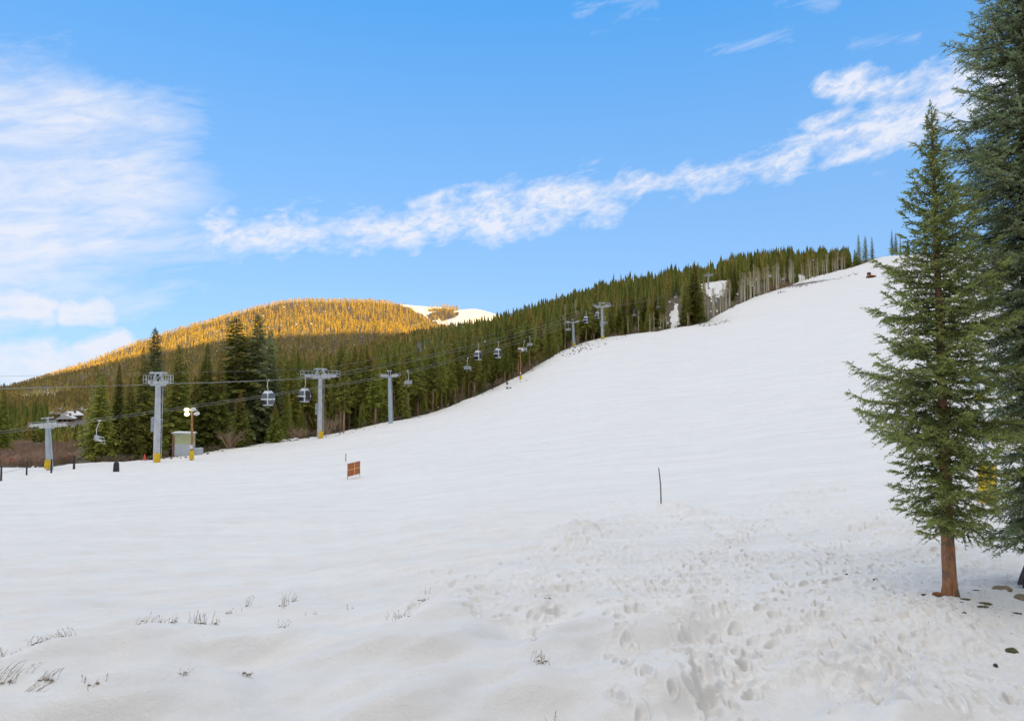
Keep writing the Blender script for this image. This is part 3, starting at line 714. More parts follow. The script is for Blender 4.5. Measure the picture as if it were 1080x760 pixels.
def htop(p, vt):   # height so that the tip reaches photo row vt
    X, Y = (p.x, p.y); lo, hi = 0.5, 40
    for _ in range(30):
        mid = (lo+hi)/2
        if px((p.x, p.y, p.z+mid))[1] > vt: lo = mid
        else: hi = mid
    return lo

SKU = [-100,0,100,165,240,300,337,400,450,500,545,600,640,700,740,775,800,850,905,925,960,1100]
SKV = [404,404,392,362,350,352,360,353,344,331,321,303,292,278,271,262,255,255,251,252,246,240]
def skyn(u):
    u = np.atleast_1d(np.asarray(u, float)); k = np.interp(u, [480, 620, 760, 905, 930], [2.0, 6, 15, 13, 3])
    return k*(perlin(u/9.0, u*0+2.5) + .6*perlin(u/3.5, u*0+7.5))
def sky_v(u): return float(np.interp(u, SKU, SKV) + skyn(u)[0])
for u, vt, d, kind, w, lab in TREE_SPOTS:
    p = G(u, d); tree(kind, p, htop(p, vt), lab, 'trees along the edge of the snow', w, random.Random(u))
tr = random.Random(21)
def seg(u0, u1, n, dmin, dmax, kinds, hr, label, wide=(.75, 1.45), minsp=2.4, emergent=.1, tops=None):
    k = 0; tries = 0
    while k < n and tries < n*60:
        tries += 1; u = tr.uniform(u0, u1); d = float(edge_d(u)[0])*(1.0) + tr.uniform(dmin, dmax)
        p = G(u, d)
        if any((p.x-a)**2+(p.y-b)**2 < minsp**2 for a, b in TREES): continue
        if 744 < u < 768 and d < 435 and kinds[0] != 'aspen': continue
        if 704 < u < 722 and d < 350: continue
        h = tr.uniform(*hr)
        vt = sky_v(u) + tr.uniform(-1, 10) - (tr.uniform(2, 9) if tr.random() < emergent else 0)
        if tops: vt = max(vt, tops(u) + tr.uniform(-9, 9))
        hm = htop(p, vt); h = min(h, hm)
        if h < 4: continue
        tree(tr.choice(kinds), p, h, label, 'trees along the edge of the snow', tr.uniform(*wide), tr); k += 1
seg(100, 240, 13, 14, 34, ['spruce', 'greyspruce', 'spruce'], (13, 17), 'green spruce in the second row behind the nearest gondola tower', tops=lambda u: 372)
seg(240, 335, 16, 12, 36, ['spruce', 'greyspruce', 'pine', 'fir'], (14, 18), 'green conifer in the second row between the two nearest gondola towers', tops=lambda u: 366)
seg(295, 345, 5, 3, 9, ['spruce', 'fir'], (5, 11), 'shorter green conifer at the snow edge left of the second gondola tower', wide=(1., 1.3), tops=lambda u: 385)
seg(340, 450, 34, 2, 34, ['pine', 'pine', 'spruce', 'tallpine'], (14, 19.5), 'tall bare-trunked conifer between the second gondola tower and the slim chairlift tower', tops=lambda u: 366)
seg(340, 450, 8, 2, 8, ['spruce', 'fir'], (3.5, 8), 'small green conifer under the tall trunks right of the second gondola tower', wide=(1, 1.3))
seg(450, 560, 36, 2, 36, ['pine', 'pine', 'tallpine', 'fir'], (13, 20), 'tall slim conifer in the dense row behind the two small round cabins')
seg(450, 600, 8, 2, 7, ['spruce', 'fir'], (3, 7), 'small green conifer at the foot of the dense row left of the far gondola tower', wide=(1, 1.4))
seg(560, 650, 34, 2, 40, ['pine', 'fir', 'fir', 'pine', 'spruce'], (12, 19), 'green conifer in the dense row around the far gondola tower')
seg(650, 742, 34, 3, 55, ['fir', 'pine', 'spruce', 'fir'], (10, 17), 'green conifer in the dense row left of the snowy clearing')
seg(655, 728, 10, 2, 10, ['aspen'], (6, 10), 'short bare aspen with a pale trunk at the snow edge left of the snowy clearing', minsp=1.6)
seg(655, 728, 9, 1, 8, ['spruce', 'fir'], (3, 7), 'small green conifer at the snow edge left of the snowy clearing', wide=(1.1, 1.5), minsp=1.6)
seg(740, 800, 27, 2, 20, ['aspen'], (11, 16), 'bare aspen with a long pale trunk in the grove right of the snowy clearing', minsp=1.6)
seg(795, 838, 25, 2, 20, ['aspen'], (13, 18), 'bare aspen with a long pale trunk in the grove below the highest skyline trees', minsp=1.6)
seg(838, 892, 24, 9, 17, ['aspen'], (11, 16), 'bare pale aspen among the conifers left of the orange machine', minsp=1.6)
seg(745, 835, 22, 26, 90, ['spruce', 'fir', 'pine'], (14, 20), 'dark conifer rising behind the bare aspens', emergent=.3)
seg(768, 838, 14, 4, 20, ['spruce', 'fir'], (3, 8), 'small green conifer among the bare aspen trunks right of the snowy clearing', wide=(1.1, 1.5), minsp=1.6)
seg(835, 905, 26, 16, 50, ['fir', 'pine', 'fir'], (13, 19), 'slim conifer in the skyline row left of the snowy crest', emergent=.35)
seg(600, 612, 1, 12, 14, ['aspen'], (15, 15), 'bare aspen with a pale top behind the small far chairlift tower')
for u, vt, d in ((596, 320, 246), (607, 315, 248)):
    p = G(u, d); tree('aspen', p, htop(p, vt), 'pale bare aspen standing out of the green row behind the far chairlift tower', 'trees along the edge of the snow', .8, tr)
# trees on the crest seen through and right of the near spruces
def crest(n):
    for k in range(n):
        u = tr.uniform(948, 1075); p = G(u, tr.uniform(566, 620)); tree(tr.choice(['fir', 'spruce']), p, tr.uniform(12, 17), 'conifer on the crest glimpsed through the near spruces', 'trees along the edge of the snow', 1, tr)
crest(8)
print('individual trees', len(TREES), time.time()-T0_)
# ------------------------------------------------------------------ far woods as one mass each
def lowtrees(name, pts, hs, rads, K, seed, mat, label):
    r_ = np.random.default_rng(seed); n = len(pts); pts = np.asarray(pts); hs = np.asarray(hs); rads = np.asarray(rads)
    rel = (np.arange(K)[None, :] + r_.uniform(0, 1, (n, K)))/K
    az = np.arange(K)[None, :]*2.399 + r_.uniform(0, 6.3, (n, 1)) + r_.uniform(-.4, .4, (n, K))
    z0 = .06 + .90*rel; L = rads[:, None]*((1-rel)**.8*r_.uniform(.6, 1.2, (n, K)) + .05)
    dz = -(0.06 + .10*r_.uniform(0, 1, (n, K)))*hs[:, None]*(1-rel*.6)
    tip = np.stack([L*np.cos(az), L*np.sin(az), z0*hs[:, None]+dz], -1)
    wa = r_.uniform(.5, .9, (n, K))
    q = .22*L
    b1 = np.stack([q*np.cos(az+wa*1.6), q*np.sin(az+wa*1.6), z0*hs[:, None]], -1); b2 = np.stack([q*np.cos(az-wa*1.6), q*np.sin(az-wa*1.6), (z0+.05)*hs[:, None]], -1)
    tri = np.stack([b1, tip, b2], 2)
    # spire
    sp = np.zeros((n, 2, 3, 3)); w = rads*.22
    for k in range(2):
        a = k*1.57; sp[:, k, 0] = np.stack([w*math.cos(a), w*math.sin(a), hs*.72], -1); sp[:, k, 1] = np.stack([-w*math.cos(a), -w*math.sin(a), hs*.72], -1); sp[:, k, 2, 2] = hs
    tri = np.concatenate([tri, sp], 1) + pts[:, None, None, :]
    V = tri.reshape(-1, 3); nt_ = n*(K+2)
    me = newmesh(name, V, np.arange(len(V)), np.full(nt_, 3), [mat])
    tint = np.repeat(np.clip(r_.uniform(0, 1, n), 0, 1), (K+2)*3) + r_.uniform(-.08, .08, len(V))
    at = me.attributes.new('tint', 'FLOAT', 'POINT'); at.data.foreach_set('value', tint.astype(np.float32))
    o = link(name, me); tag(o, label, 'forest', None, 'stuff'); return o
def bulk(n, ulo, uhi, dlo_f, dhi, seed, hr, rr, clipsky=True, ok=None, pw=1.0, cap=None):
    r_ = np.random.default_rng(seed); u = r_.uniform(ulo, uhi, n); e = dlo_f(u); t = r_.uniform(0, 1, n)**pw
    dh = dhi(u); ok_ = dh > e; u = u[ok_]; e = e[ok_]; dh = dh[ok_]; t = t[ok_]
    d = e*(dh/e)**t
    a = (u-540)/F; X = a*d*1.0; 
    z = H(X, d); h = r_.uniform(*hr, len(u)); rad = h*r_.uniform(*rr, len(u))
    dep = d*CP+(z)*SP; uu = 540+F*X/dep
    keep = np.ones(len(u), bool)
    if clipsky:
        up = -d*SP+(z+h)*CP; vt = 380-F*up/(d*CP+(z+h)*SP); sv = np.interp(uu, SKU, SKV) + skyn(uu) + 2 - (r_.uniform(0, 1, len(u)) < .05)*r_.uniform(1, 8, len(u))
        over = np.clip(sv+r_.uniform(0, 7, len(u))-vt, 0, None)*d/F; h = h-over; keep &= h > 3.5
    if cap is not None:
        vb = 380-F*(-d*SP+z*CP)/dep; up = -d*SP+(z+h)*CP; vt = 380-F*up/(d*CP+(z+h)*SP); h = h - np.clip(cap(uu, d)+r_.uniform(-3, 5, len(u))-vt, 0, None)*d/F; keep &= h > 2.0
    if ok is not None: keep &= ok(uu, d, z, r_)
    return np.stack([X, d, z-.3], -1)[keep], h[keep], rad[keep]
def not_clear(u, d, z, r_):
    c = (np.abs(u-752) < 20) & (np.abs(d-425) < 42) | (np.abs(u-712) < 8) & (np.abs(d-345) < 55) | (np.abs(u-780) < 20) & (np.abs(d-440) < 20) | (np.abs(u-850) < 38) & (np.abs(d-462) < 18)
    return ~c
dn = lambda u: np.interp(u, [-300, 60, 165, 300, 450, 640, 905], [140, 142, 132, 158, 182, 292, 520])
df = lambda u: np.interp(u, [-300, 60, 165, 300, 380, 411, 450, 500, 545, 603, 640, 740, 830, 905], [420, 420, 420, 500, 700, 900, 870, 800, 740, 660, 620, 560, 540, 560])
P1, h_1, r_1 = bulk(5000, 300, 900, dn, df, 1, (10, 20), (.12, .21), ok=not_clear, pw=1.1)
lowtrees('hillside_forest', P1, h_1, r_1, 60, 2, M['farforest'], 'dense conifer forest covering the hillside behind the lift line')
P2, h_2, r_2 = bulk(2600, -260, 310, dn, df, 3, (6, 11.5), (.16, .26), ok=None, pw=.9, cap=lambda u, d: np.where((u > 50) & (u < 92) & (d < 480), 448, 423))
lowtrees('valley_forest', P2, h_2, r_2, 60, 4, M['farforest'], 'olive conifer wood on the valley floor behind the leaning chairlift tower')
def mt_ok(u, d, z, r_):
    snowfield = (u > 400) & (u-404 > (1900-d)*.15) & (d > 1200)
    patch = (((u-468)/16)**2 + ((d-1700)/150)**2 + perlin(u/6, d/50) < 1) & (r_.uniform(0, 1, len(u)) < .6)
    gap = (np.exp(-((u-42)/36)**2 - ((d-980)/200)**2) > .5) & (r_.uniform(0, 1, len(u)) < .82)
    g2 = perlin(u/16, d/160) > .33
    return (~snowfield | patch) & ~gap & ~(g2 & (r_.uniform(0, 1, len(u)) < .6))
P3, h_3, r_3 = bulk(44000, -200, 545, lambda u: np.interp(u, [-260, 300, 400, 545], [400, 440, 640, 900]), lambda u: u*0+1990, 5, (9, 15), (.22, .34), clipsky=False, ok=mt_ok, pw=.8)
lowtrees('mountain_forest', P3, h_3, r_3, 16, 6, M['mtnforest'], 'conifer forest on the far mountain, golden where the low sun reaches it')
print('bulk', len(h_1), len(h_2), len(h_3))
# ------------------------------------------------------------------ lifts
def frame_z(o, ang): o.rotation_euler = (0, 0, ang)
def gondola_tower(base, hgt, ang, label, gauge=4.8, tl=4.2, ns=8):
    """line runs along local +Y, arms along local X; sheave centres at z = hgt-1.45"""
    r = empty('gondola_tower', base, ang, label, 'lift tower', 'gondola towers')
    zs = hgt-1.55; g = gauge/2
    b = MB(); b.tube([(0,0,-.8),(0,0,hgt*.47)], .42, M['galv'], 20); b.tube([(0,0,hgt*.47),(0,0,hgt*.47+.12)], [.51,.51], M['galv'], 20); b.tube([(0,0,hgt*.47+.12),(0,0,zs-.25)], [.37,.33], M['galv'], 20); b.build('mast', r, smooth=True)
    b = MB(); b.box((0,0,zs-.05), (gauge+.5,.42,.42), M['galv'], bev=.04); b.box((0,0,zs+.22), (1.2,.6,.2), M['galv']); b.build('crossarm', r)
    b = MB()
    for s in (-1, 1):
        b.tube([(s*.9,0,zs+.1),(s*.55,0,zs+1.45)], .09, M['galv'], 6); b.tube([(s*g*.85,0,zs+.15),(s*.62,0,zs+1.25)], .07, M['galv'], 6)
    b.box((0,0,zs+1.5), (1.9,.22,.2), M['galv']); b.tube([(-.9,0,zs+.2),(.55,0,zs+1.4)], .05, M['galv'], 6); b.tube([(0,-1.2,zs+1.5),(0,1.2,zs+1.5)], .09, M['galv'], 6)
    b.box((-.85,0,zs+1.42), (.2,1.3,.16), M['galv']); b.box((.85,0,zs+1.42), (.2,1.3,.16), M['galv']); b.build('lifting_frame', r)
    for s in (-1, 1):
        b = MB(); hl = tl/2; b.box((s*g,0,zs+.38), (.16,tl,.22), M['lightmetal']); b.box((s*g+.14,-hl*.5,zs+.30), (.06,hl*.8,.16), M['lightmetal']); b.box((s*g+.14,hl*.5,zs+.30), (.06,hl*.8,.16), M['lightmetal'])
        st = b.build('sheave_train', r)
        for k in range(ns):
            w = MB(); y = -hl+.28+k*(tl-.56)/(ns-1); w.tube([(s*g-.08,y,zs+.22),(s*g+.08,y,zs+.22)], .23, M['rubber'], 14); w.tube([(s*g-.11,y,zs+.22),(s*g+.11,y,zs+.22)], .07, M['galv'], 8); w.build('sheave', st)
        b = MB(); xo = s*(g+.55); hc = hl+.1
        b.box((xo,0,zs+.12), (.62,2*hc,.05), M['galv'])
        for y in (-hc,-hc/2,0,hc/2,hc):
            for dx in (-.3,.3):
                if dx*s > 0 or abs(y) > hc-.1: b.tube([(xo+dx,y,zs+.12),(xo+dx,y,zs+1.15)], .03, M['galv'], 5)
        for z in (.6, 1.15):
            b.tube([(xo+.3*s,-hc,zs+z),(xo+.3*s,hc,zs+z)], .03, M['galv'], 5)
            for y in (-hc,hc): b.tube([(xo-.3,y,zs+z),(xo+.3,y,zs+z)], .03, M['galv'], 5)
        b.build('catwalk', r)
    b = MB(); lx = .62
    for dx in (0,.36): b.tube([(lx+dx*.3,-.18+dx,.3),(lx+dx*.3,-.18+dx,zs)], .028, M['galv'], 5)
    z = .5
    while z < zs: b.tube([(lx,-.18,z),(lx+.11,.18,z)], .018, M['galv'], 4); z += .33
    for k in range(5): b.tube([(.3,0,1+k*2.1),(lx+.05,0,1+k*2.1)], .03, M['galv'], 4)
    b.build('ladder', r)
    b = MB(); b.box((-.5,0,hgt*.47-.6), (.05,.9,2.0), M['galv']); b.tube([(-.55,-.5,hgt*.47-1.6),(-.55,-.5,hgt*.47+.3)], .03, M['galv'], 5); b.tube([(-.55,.5,hgt*.47-1.6),(-.55,.5,hgt*.47+.3)], .03, M['galv'], 5); b.build('side_bracket', r)
    b = MB(); rot = Matrix.Rotation(-ang, 3, 'Z'); b.box(rot @ Vector((.42,-.62,.6)), (.82,.30,1.25), M['yellow'], rot, bev=.09); b.build('safety_pad', r, smooth=True)
    return r
def T3(u, vb, d, vt):
    p = G(u, d); return p, htop(p, vt)
g1, H1 = T3(165, 487, 91, 392.5); g2, H2 = T3(337, 463, 118.5, 388.5); g3, H3 = T3(635, 355, 243, 319)
g4, H4 = T3(747, 305, 418, 288)
def angle_of(a, b): d = b-a; return math.atan2(-d.x, d.y)
A12, A23, A34 = angle_of(g1, g2), angle_of(g2, g3), angle_of(g3, g4)
gt = [gondola_tower(g1, H1, A12, 'tallest grey gondola tower, just left of the lit lamp pole, yellow pad at its foot', 2.3, 1.3, 3),
      gondola_tower(g2, H2, (A12+A23)/2, 'grey gondola tower beside the two large cabins, a yellow pad at its foot', 3.8, 3.6, 8),
      gondola_tower(g3, H3, (A23+A34)/2, 'far pale gondola tower on the snow shoulder with two small cabins beside it', 4.0, 3.2, 6),
      gondola_tower(g4, H4, A34, 'tiny farthest lift tower in the snowy clearing between the trees', 3.6, 2.6, 6)]
def side(a, k): return Vector((math.cos(a)*k, math.sin(a)*k, 0))
AT = [A12, (A12+A23)/2, (A23+A34)/2, A34]; GB = [g1, g2, g3, g4]; HH = [H1, H2, H3, H4]
d0 = (g1-g2).normalized(); g0 = g1 + Vector((-1.0, -.25, 0)).normalized()*110; a0 = angle_of(g0, g1)
def rope_pts(knots, sag, n=26):
    out = []
    for i in range(len(knots)-1):
        a, b = knots[i], knots[i+1]; L = (b-a).length
        for k in range(n + (1 if i == len(knots)-2 else 0)):
            t = k/n; out.append(a.lerp(b, t) - Vector((0, 0, sag*4*t*(1-t)*(L/130)**2)))
    return out
ROPES = {}
for s, nm in ((-1, 'left'), (1, 'right')):
    ks = [g0 + Vector((0, s*2.4, 0))*1 + Vector((0, 0, 13))]
    ks[0].z = W(0, 405, 90).z + 0.4*s
    for p, h, a, gg in zip(GB, HH, AT, (2.3, 3.8, 4.0, 3.6)): ks.append(p + side(a, s*gg/2) + Vector((0, 0, h-1.55-.03)))
    end = ks[-1] + (ks[-1]-ks[-2])*.5; ks.append(end)
    pts = rope_pts(ks, 1.5); ROPES[s] = (ks, pts)
    b = MB(); b.tube(pts, .032, M['rope'], 5); o = b.build('haul_rope')
    tag(o, 'grey gondola haul rope, the one on the %s side of the gondola towers' % ('far' if s < 0 else 'near'), 'cable', 'ropes of the lifts')
b = MB(); ks = [Vector((g0.x, g0.y, W(0, 395, 90).z))] + [p + Vector((0, 0, h-.05)) for p, h in zip(GB, HH)]; b.tube(rope_pts(ks, 1.3), .02, M['rope'], 4); o = b.build('communication_cable')
tag(o, 'thin cable running over the tops of the gondola towers', 'cable', 'ropes of the lifts')
def rope_at(u, s):
    ks, pts = ROPES[s]; best = None
    for i in range(len(pts)-1):
        ua, ub = px(pts[i])[0], px(pts[i+1])[0]
        if (ua-u)*(ub-u) <= 0 and ua != ub and pts[i].y > 60:
            t = (u-ua)/(ub-ua); return pts[i].lerp(pts[i+1], t), (pts[i+1]-pts[i])
def make_cabin():
    r = empty('gondola_cabin', (0,0,0)); Z0 = -4.15; HT = 2.35
    def prof(t):  # half width along y (length) and x by height fraction
        k = (1-abs(2*t-0.92)**2.6*.42); return .98*k, .86*k
    def ringpt(t, ph, off=1.0):
        ly, lx = prof(t); e = .55; c, s = math.cos(ph), math.sin(ph)
        return (off*lx*math.copysign(abs(c)**e, c), off*ly*math.copysign(abs(s)**e, s), Z0+HT*t)
    def patch(name, t0, t1, p0, p1, mat, off=1.0, nt_=6, np_=48, close=False, parent=r, cap=False):
        vs = []; fs = []; 
        for j in range(nt_+1):
            t = t0+(t1-t0)*j/nt_
            for i in range(np_+(0 if close else 1)): vs.append(ringpt(t, p0+(p1-p0)*i/np_, off))
        w = np_ if close else np_+1
        for j in range(nt_):
            for i in range(np_): fs.append((j*w+i, j*w+(i+1) % w, (j+1)*w+(i+1) % w, (j+1)*w+i))
        if cap: fs.append(tuple(range(w-1, -1, -1))); fs.append(tuple(nt_*w+i for i in range(w)))
        b = MB(); b.add(vs, fs, mat); return b.build(name, parent, smooth=True)
    patch('shell', 0, 1, 0, 2*math.pi, M['shell'], 1, 18, 56, True, cap=True)
    for c in (0, math.pi/2, math.pi, 3*math.pi/2):
        hw = .60
        patch('window', .50, .84, c-hw, c+hw, M['glass'], 1.012, 6, 12)
        patch('lower_panel', .08, .385, c-hw, c+hw, M['glass'] if c in (0, math.pi) else M['glassdark'], 1.012, 6, 12)
    patch('white_band', .40, .485, 0, 2*math.pi, M['belt'], 1.016, 2, 56, True)
    b = MB()
    for s in (-1, 1):
        b.tube([(s*.86,-.02,Z0+.1),(s*.90,-.02,Z0+1.0),(s*.78,-.02,Z0+1.95)], .02, M['black'], 4)
    b.build('door_gap', r)
    b = MB(); b.box((.98,-.2,Z0+1.0), (.14,.9,.95), M['black'], bev=.04); b.box((.98,-.2,Z0+1.65), (.06,.7,.3), M['black']); b.build('ski_rack', r)
    b = MB(); b.box((0,0,Z0-.05), (1.1,1.2,.14), M['black'], bev=.04); b.build('floor_bumper', r)
    b = MB(); b.tube([(0,0,Z0+HT-.05),(0,0,Z0+HT+.25),(.18,0,Z0+HT+.55),(.16,0,-.35),(0,0,-.1)], .075, M['hanger'], 8); b.box((0,0,Z0+HT+.03), (.8,.9,.08), M['galv']); b.build('hanger_arm', r, smooth=True)
    b = MB(); b.box((0,0,-.05), (.22,.75,.2), M['lightmetal'], bev=.04); b.tube([(-.15,.3,-.05),(.15,.3,-.05)], .1, M['black'], 10); b.tube([(-.15,-.3,-.05),(.15,-.3,-.05)], .1, M['black'], 10); b.build('grip', r)
    reg(r); return r
cab = make_cabin()
cabs = [(283, -1, 0, 'large gondola cabin hanging alone between the two nearest gondola towers'),
        (321.5, -1, 0, 'large gondola cabin hanging under the left arm of the second gondola tower'),
        (504, -1, 0, 'small round gondola cabin, left one of the pair against the tall trunks'),
        (525, 1, 0, 'small round gondola cabin, right one of the pair near the orange slope lamp'),
        (618, -1, 0, 'tiny far gondola cabin hanging left of the far gondola tower'),
        (630, -1, 0, 'tiny far gondola cabin half behind the mast of the far gondola tower')]
first = True
for u, s, _, lab in cabs:
    p, d = rope_at(u, s); rz = math.atan2(-d.x, d.y)
    if first: o = cab; o.location = p; o.rotation_euler = (0, 0, rz); first = False
    else: o = copy_tree(cab, p, rz)
    if u < 300: o.rotation_euler = (0, 0, rz+math.pi)
    tag(o, lab, 'gondola cabin', 'gondola cabins')
# chairlift
def chair_tower(base, hgt, ang, tilt, label, pad=True, g=1.9, tl=2.9):
    r = empty('chairlift_tower', base, ang, label, 'lift tower', 'chairlift towers'); r.rotation_euler = (tilt, 0, ang)
    zs = hgt-1.15; hl = tl/2
    b = MB(); b.tube([(0,0,-.8),(0,0,hgt*.5),(0,0,zs)], [.40,.36,.28], M['galvblue'], 18); b.build('mast', r, smooth=True)
    b = MB(); b.box((0,0,zs), (2*g+.5,.34,.34), M['galvblue'], bev=.03); b.build('crossarm', r)
    b = MB(); b.tube([(-.25,0,zs),(-.25,0,zs+1.1)], .06, M['galv'], 6); b.tube([(.25,0,zs),(.25,0,zs+1.1)], .06, M['galv'], 6); b.box((0,0,zs+1.1), (.9,.16,.14), M['galv']); b.tube([(0,-.7,zs+1.1),(0,.7,zs+1.1)], .06, M['galv'], 6); b.build('lifting_frame', r)
    for s in (-1, 1):
        b = MB(); b.box((s*g,0,zs+.30), (.12,tl,.16), M['lightmetal']); b.box((s*(g+.35),0,zs+.05), (.4,tl,.05), M['galv']); b.tube([(s*(g+.52),-hl,zs+.55),(s*(g+.52),hl,zs+.55)], .025, M['galv'], 5)
        for y in (-hl,0,hl): b.tube([(s*(g+.52),y,zs+.05),(s*(g+.52),y,zs+.55)], .02, M['galv'], 4)
        st = b.build('sheave_train', r)
        for k in range(6):
            w = MB(); y = -hl+.2+k*(tl-.4)/5; w.tube([(s*g-.07,y,zs+.2),(s*g+.07,y,zs+.2)], .21, M['rubber'], 12); w.build('sheave', st)
    b = MB()
    for dx in (0,.34): b.tube([(.52,-.17+dx,.6),(.42,-.17+dx,zs)], .022, M['galv'], 4)
    z = .8
    while z < zs: b.tube([(.5,-.17,z),(.5,.17,z)], .015, M['galv'], 4); z += .35
    b.build('ladder', r)
    if pad:
        b = MB(); b.box((.45,-.35,.75), (.7,.3,1.1), M['yellow'], Matrix.Rotation(-ang, 3, 'Z') @ Matrix.Rotation(.18, 3, 'Y'), bev=.08); b.build('safety_pad', r, smooth=True)
    return r
c1, K1 = T3(52.5, 497, 86, 440); c2, K2 = T3(412, 446, 127, 390.5); c3, K3 = T3(605, 363, 230, 336.5)
c4 = G(752, 440); K4 = 9
dA, dB, dC = angle_of(c1, c2), angle_of(c2, c3), angle_of(c3, c4)
chair_tower(c1, K1, dA, .06, 'leaning blue-grey chairlift tower at the left behind the fence posts')
chair_tower(c2, K2, (dA+dB)/2, .05, 'slim pale blue chairlift tower standing against the dark tree trunks', pad=False, g=1.35, tl=1.7)
chair_tower(c3, K3, (dB+dC)/2, .10, 'small far chairlift tower with a yellow pad, left of the far gondola tower', g=1.6, tl=2.4)
CR = {}
c0 = c1 + (c1-c2).normalized()*120
for s in (-1, 1):
    def top(p, h, a, tilt, g): 
        off = Vector((0, -math.sin(tilt)*(h-1.1), (h-1.1)*math.cos(tilt))); off.rotate(Matrix.Rotation(a, 3, 'Z')); return p + side(a, s*g) + off
    k1, k2, k3 = top(c1, K1, dA, .06, 1.9), top(c2, K2, (dA+dB)/2, .05, 1.35), top(c3, K3, (dB+dC)/2, .10, 1.6)
    k0 = k1 + Vector((-60, -30, -7)); k4 = c4 + side(dC, s*1.9) + Vector((0, 0, K4-1))
    k5 = k4 + (k4-k3)*.4
    pts = rope_pts([k0, k1, k2, k3, k4, k5], 1.2); CR[s] = pts; ROPES[('c', s)] = (None, pts)
    b = MB(); b.tube(pts, .026, M['rope'], 5); o = b.build('haul_rope'); tag(o, 'thin chairlift rope, the one on the %s side of the chairlift towers' % ('far' if s < 0 else 'near'), 'cable', 'ropes of the lifts')
def make_chair():
    r = empty('lift_chair', (0,0,0)); w = .78
    b = MB(); b.tube([(0,0,-.05),(.05,.1,-.5),(.05,.32,-1.0),(.05,.30,-2.0)], .05, M['lightmetal'], 7); b.build('hanger', r, smooth=True)
    b = MB(); b.box((0,0,0), (.18,.5,.16), M['lightmetal'], bev=.03); b.build('grip', r)
    b = MB(); b.tube([(-w,.30,-1.95),(w,.30,-1.95)], .045, M['lightmetal'], 6)
    for s in (-1, 1): b.tube([(s*w,.30,-1.95),(s*w,.34,-2.5),(s*w,.2,-2.62),(s*w,-.4,-2.55)], .04, M['lightmetal'], 6)
    b.build('bail_frame', r)
    b = MB(); b.box((0,-.08,-2.58), (2*w-.1,.52,.09), M['galv'], bev=.03); b.build('seat', r)
    b = MB()
    for k in range(4): b.box((-.57+k*.38,.27,-2.28), (.28,.06,.42), M['galv'], Matrix.Rotation(-.15, 3, 'X'), bev=.02)
    b.build('backrest', r)
    b = MB(); b.tube([(-w,.3,-2.1),(-w*.98,-.35,-2.15),(w*.98,-.35,-2.15),(w,.3,-2.1)], .03, M['lightmetal'], 6)
    for s in (-.5,.5): b.tube([(s,-.35,-2.15),(s,-.5,-3.0)], .02, M['lightmetal'], 5); b.tube([(s-.3,-.5,-3.0),(s+.3,-.5,-3.0)], .025, M['lightmetal'], 5)
    b.build('safety_bar', r)
    reg(r); return r
ch = make_chair(); first = True
for u, s, lab in ((105, 1, 'empty pale lift chair in front of the leftmost full spruce'), (430, -1, 'empty lift chair just right of the slim pale blue chairlift tower'),
                  (493.5, 1, 'empty lift chair just left of the pair of small gondola cabins'), (553, 1, 'empty lift chair directly above the slope lamp'),
                  (558.5, -1, 'faint empty lift chair behind the one above the slope lamp'), (599, -1, 'small lift chair hanging just left of the far chairlift tower mast'),
                  (638.5, 1, 'small lift chair hanging right of the far gondola tower mast'), (669, 1, 'tiny lift chair against the trees right of the far gondola tower'),
                  (694, 1, 'tiny lift chair before the bare aspens left of the snowy clearing'), (712.5, -1, 'tiny lift chair in front of the narrow snowy gap in the trees')):
    q = rope_at(u, ('c', s))
    if not q: print('no rope', u); continue
    p, d = q; rz = math.atan2(-d.x, d.y) + (math.pi if s > 0 else 0)
    if first: o = ch; o.location = p; o.rotation_euler = (0, 0, rz); first = False
    else: o = copy_tree(ch, p, rz)
    tag(o, lab, 'lift chair', 'chairs of the chairlift')
b = MB(); b.box((0,0,0), (.3,.5,.35), M['lightmetal'], bev=.05); b.tube([(0,0,.1),(0,0,.5)], .04, M['lightmetal'], 5); p, _ = rope_at(511.5, -1); o = b.build('rope_sensor', None, p); tag(o, 'small pale box clamped on the gondola rope between the two small cabins', 'cable box')
# ------------------------------------------------------------------ lamp poles
def lamp_pole(base, hgt, label, heads, rad=.17, lit=(), padh=1.15):
    r = empty('lamp_pole', base, 0, label, 'lamp pole', 'slope lamps on poles')
    b = MB(); b.tube([(0,0,-.6),(0,0,hgt*.5),(-.08,0,hgt)], [rad,rad*.9,rad*.75], M['pole'], 12); b.build('pole', r, smooth=True)
    b = MB(); b.box((0,0,hgt-.35), (1.5,.1,.1), M['galv']); b.box((0,0,hgt-.85), (1.2,.1,.1), M['galv']); b.build('bracket', r)
    for i, (x, z) in enumerate(heads):
        l = MB(); l.ball((x,-.18,hgt+z), (.36,.28,.24), M['lampwhite'], 12, 8); l.tube([(x,-.1,hgt+z),(x,0,hgt+z-.05)], .08, M['galv'], 6); hd = l.build('lamp_head', r, smooth=True)
        f = MB(); f.ball((x,-.42,hgt+z-.03), (.33,.10,.25), M['lit'] if i in lit else M['lampwhite'], 12, 8); f.build('lens', hd, smooth=True)
    b = MB(); b.box((0,-.16,1.75), (.36,.22,.5), M['lampwhite'], bev=.05); b.build('junction_box', r)
    b = MB(); b.tube([(0,0,.05),(0,0,padh)], .32, M['yellow'], 14); b.build('safety_pad', r, smooth=True)
    return r
p, h = T3(202, 487, 93, 430); lamp_pole(p, h, 'wooden lamp pole with two glowing yellow lamps near the small hut', [(-.62,-.22),(-.58,-.80),(.22,-.18),(.72,-.75)], .17, (0, 1), 1.25)
p, h = T3(549, 397, 178, 367); lamp_pole(p, h, 'orange wooden lamp pole with a yellow pad on the rising snow edge', [(-.3,-.1),(.35,-.15),(.5,-.55)], .17)
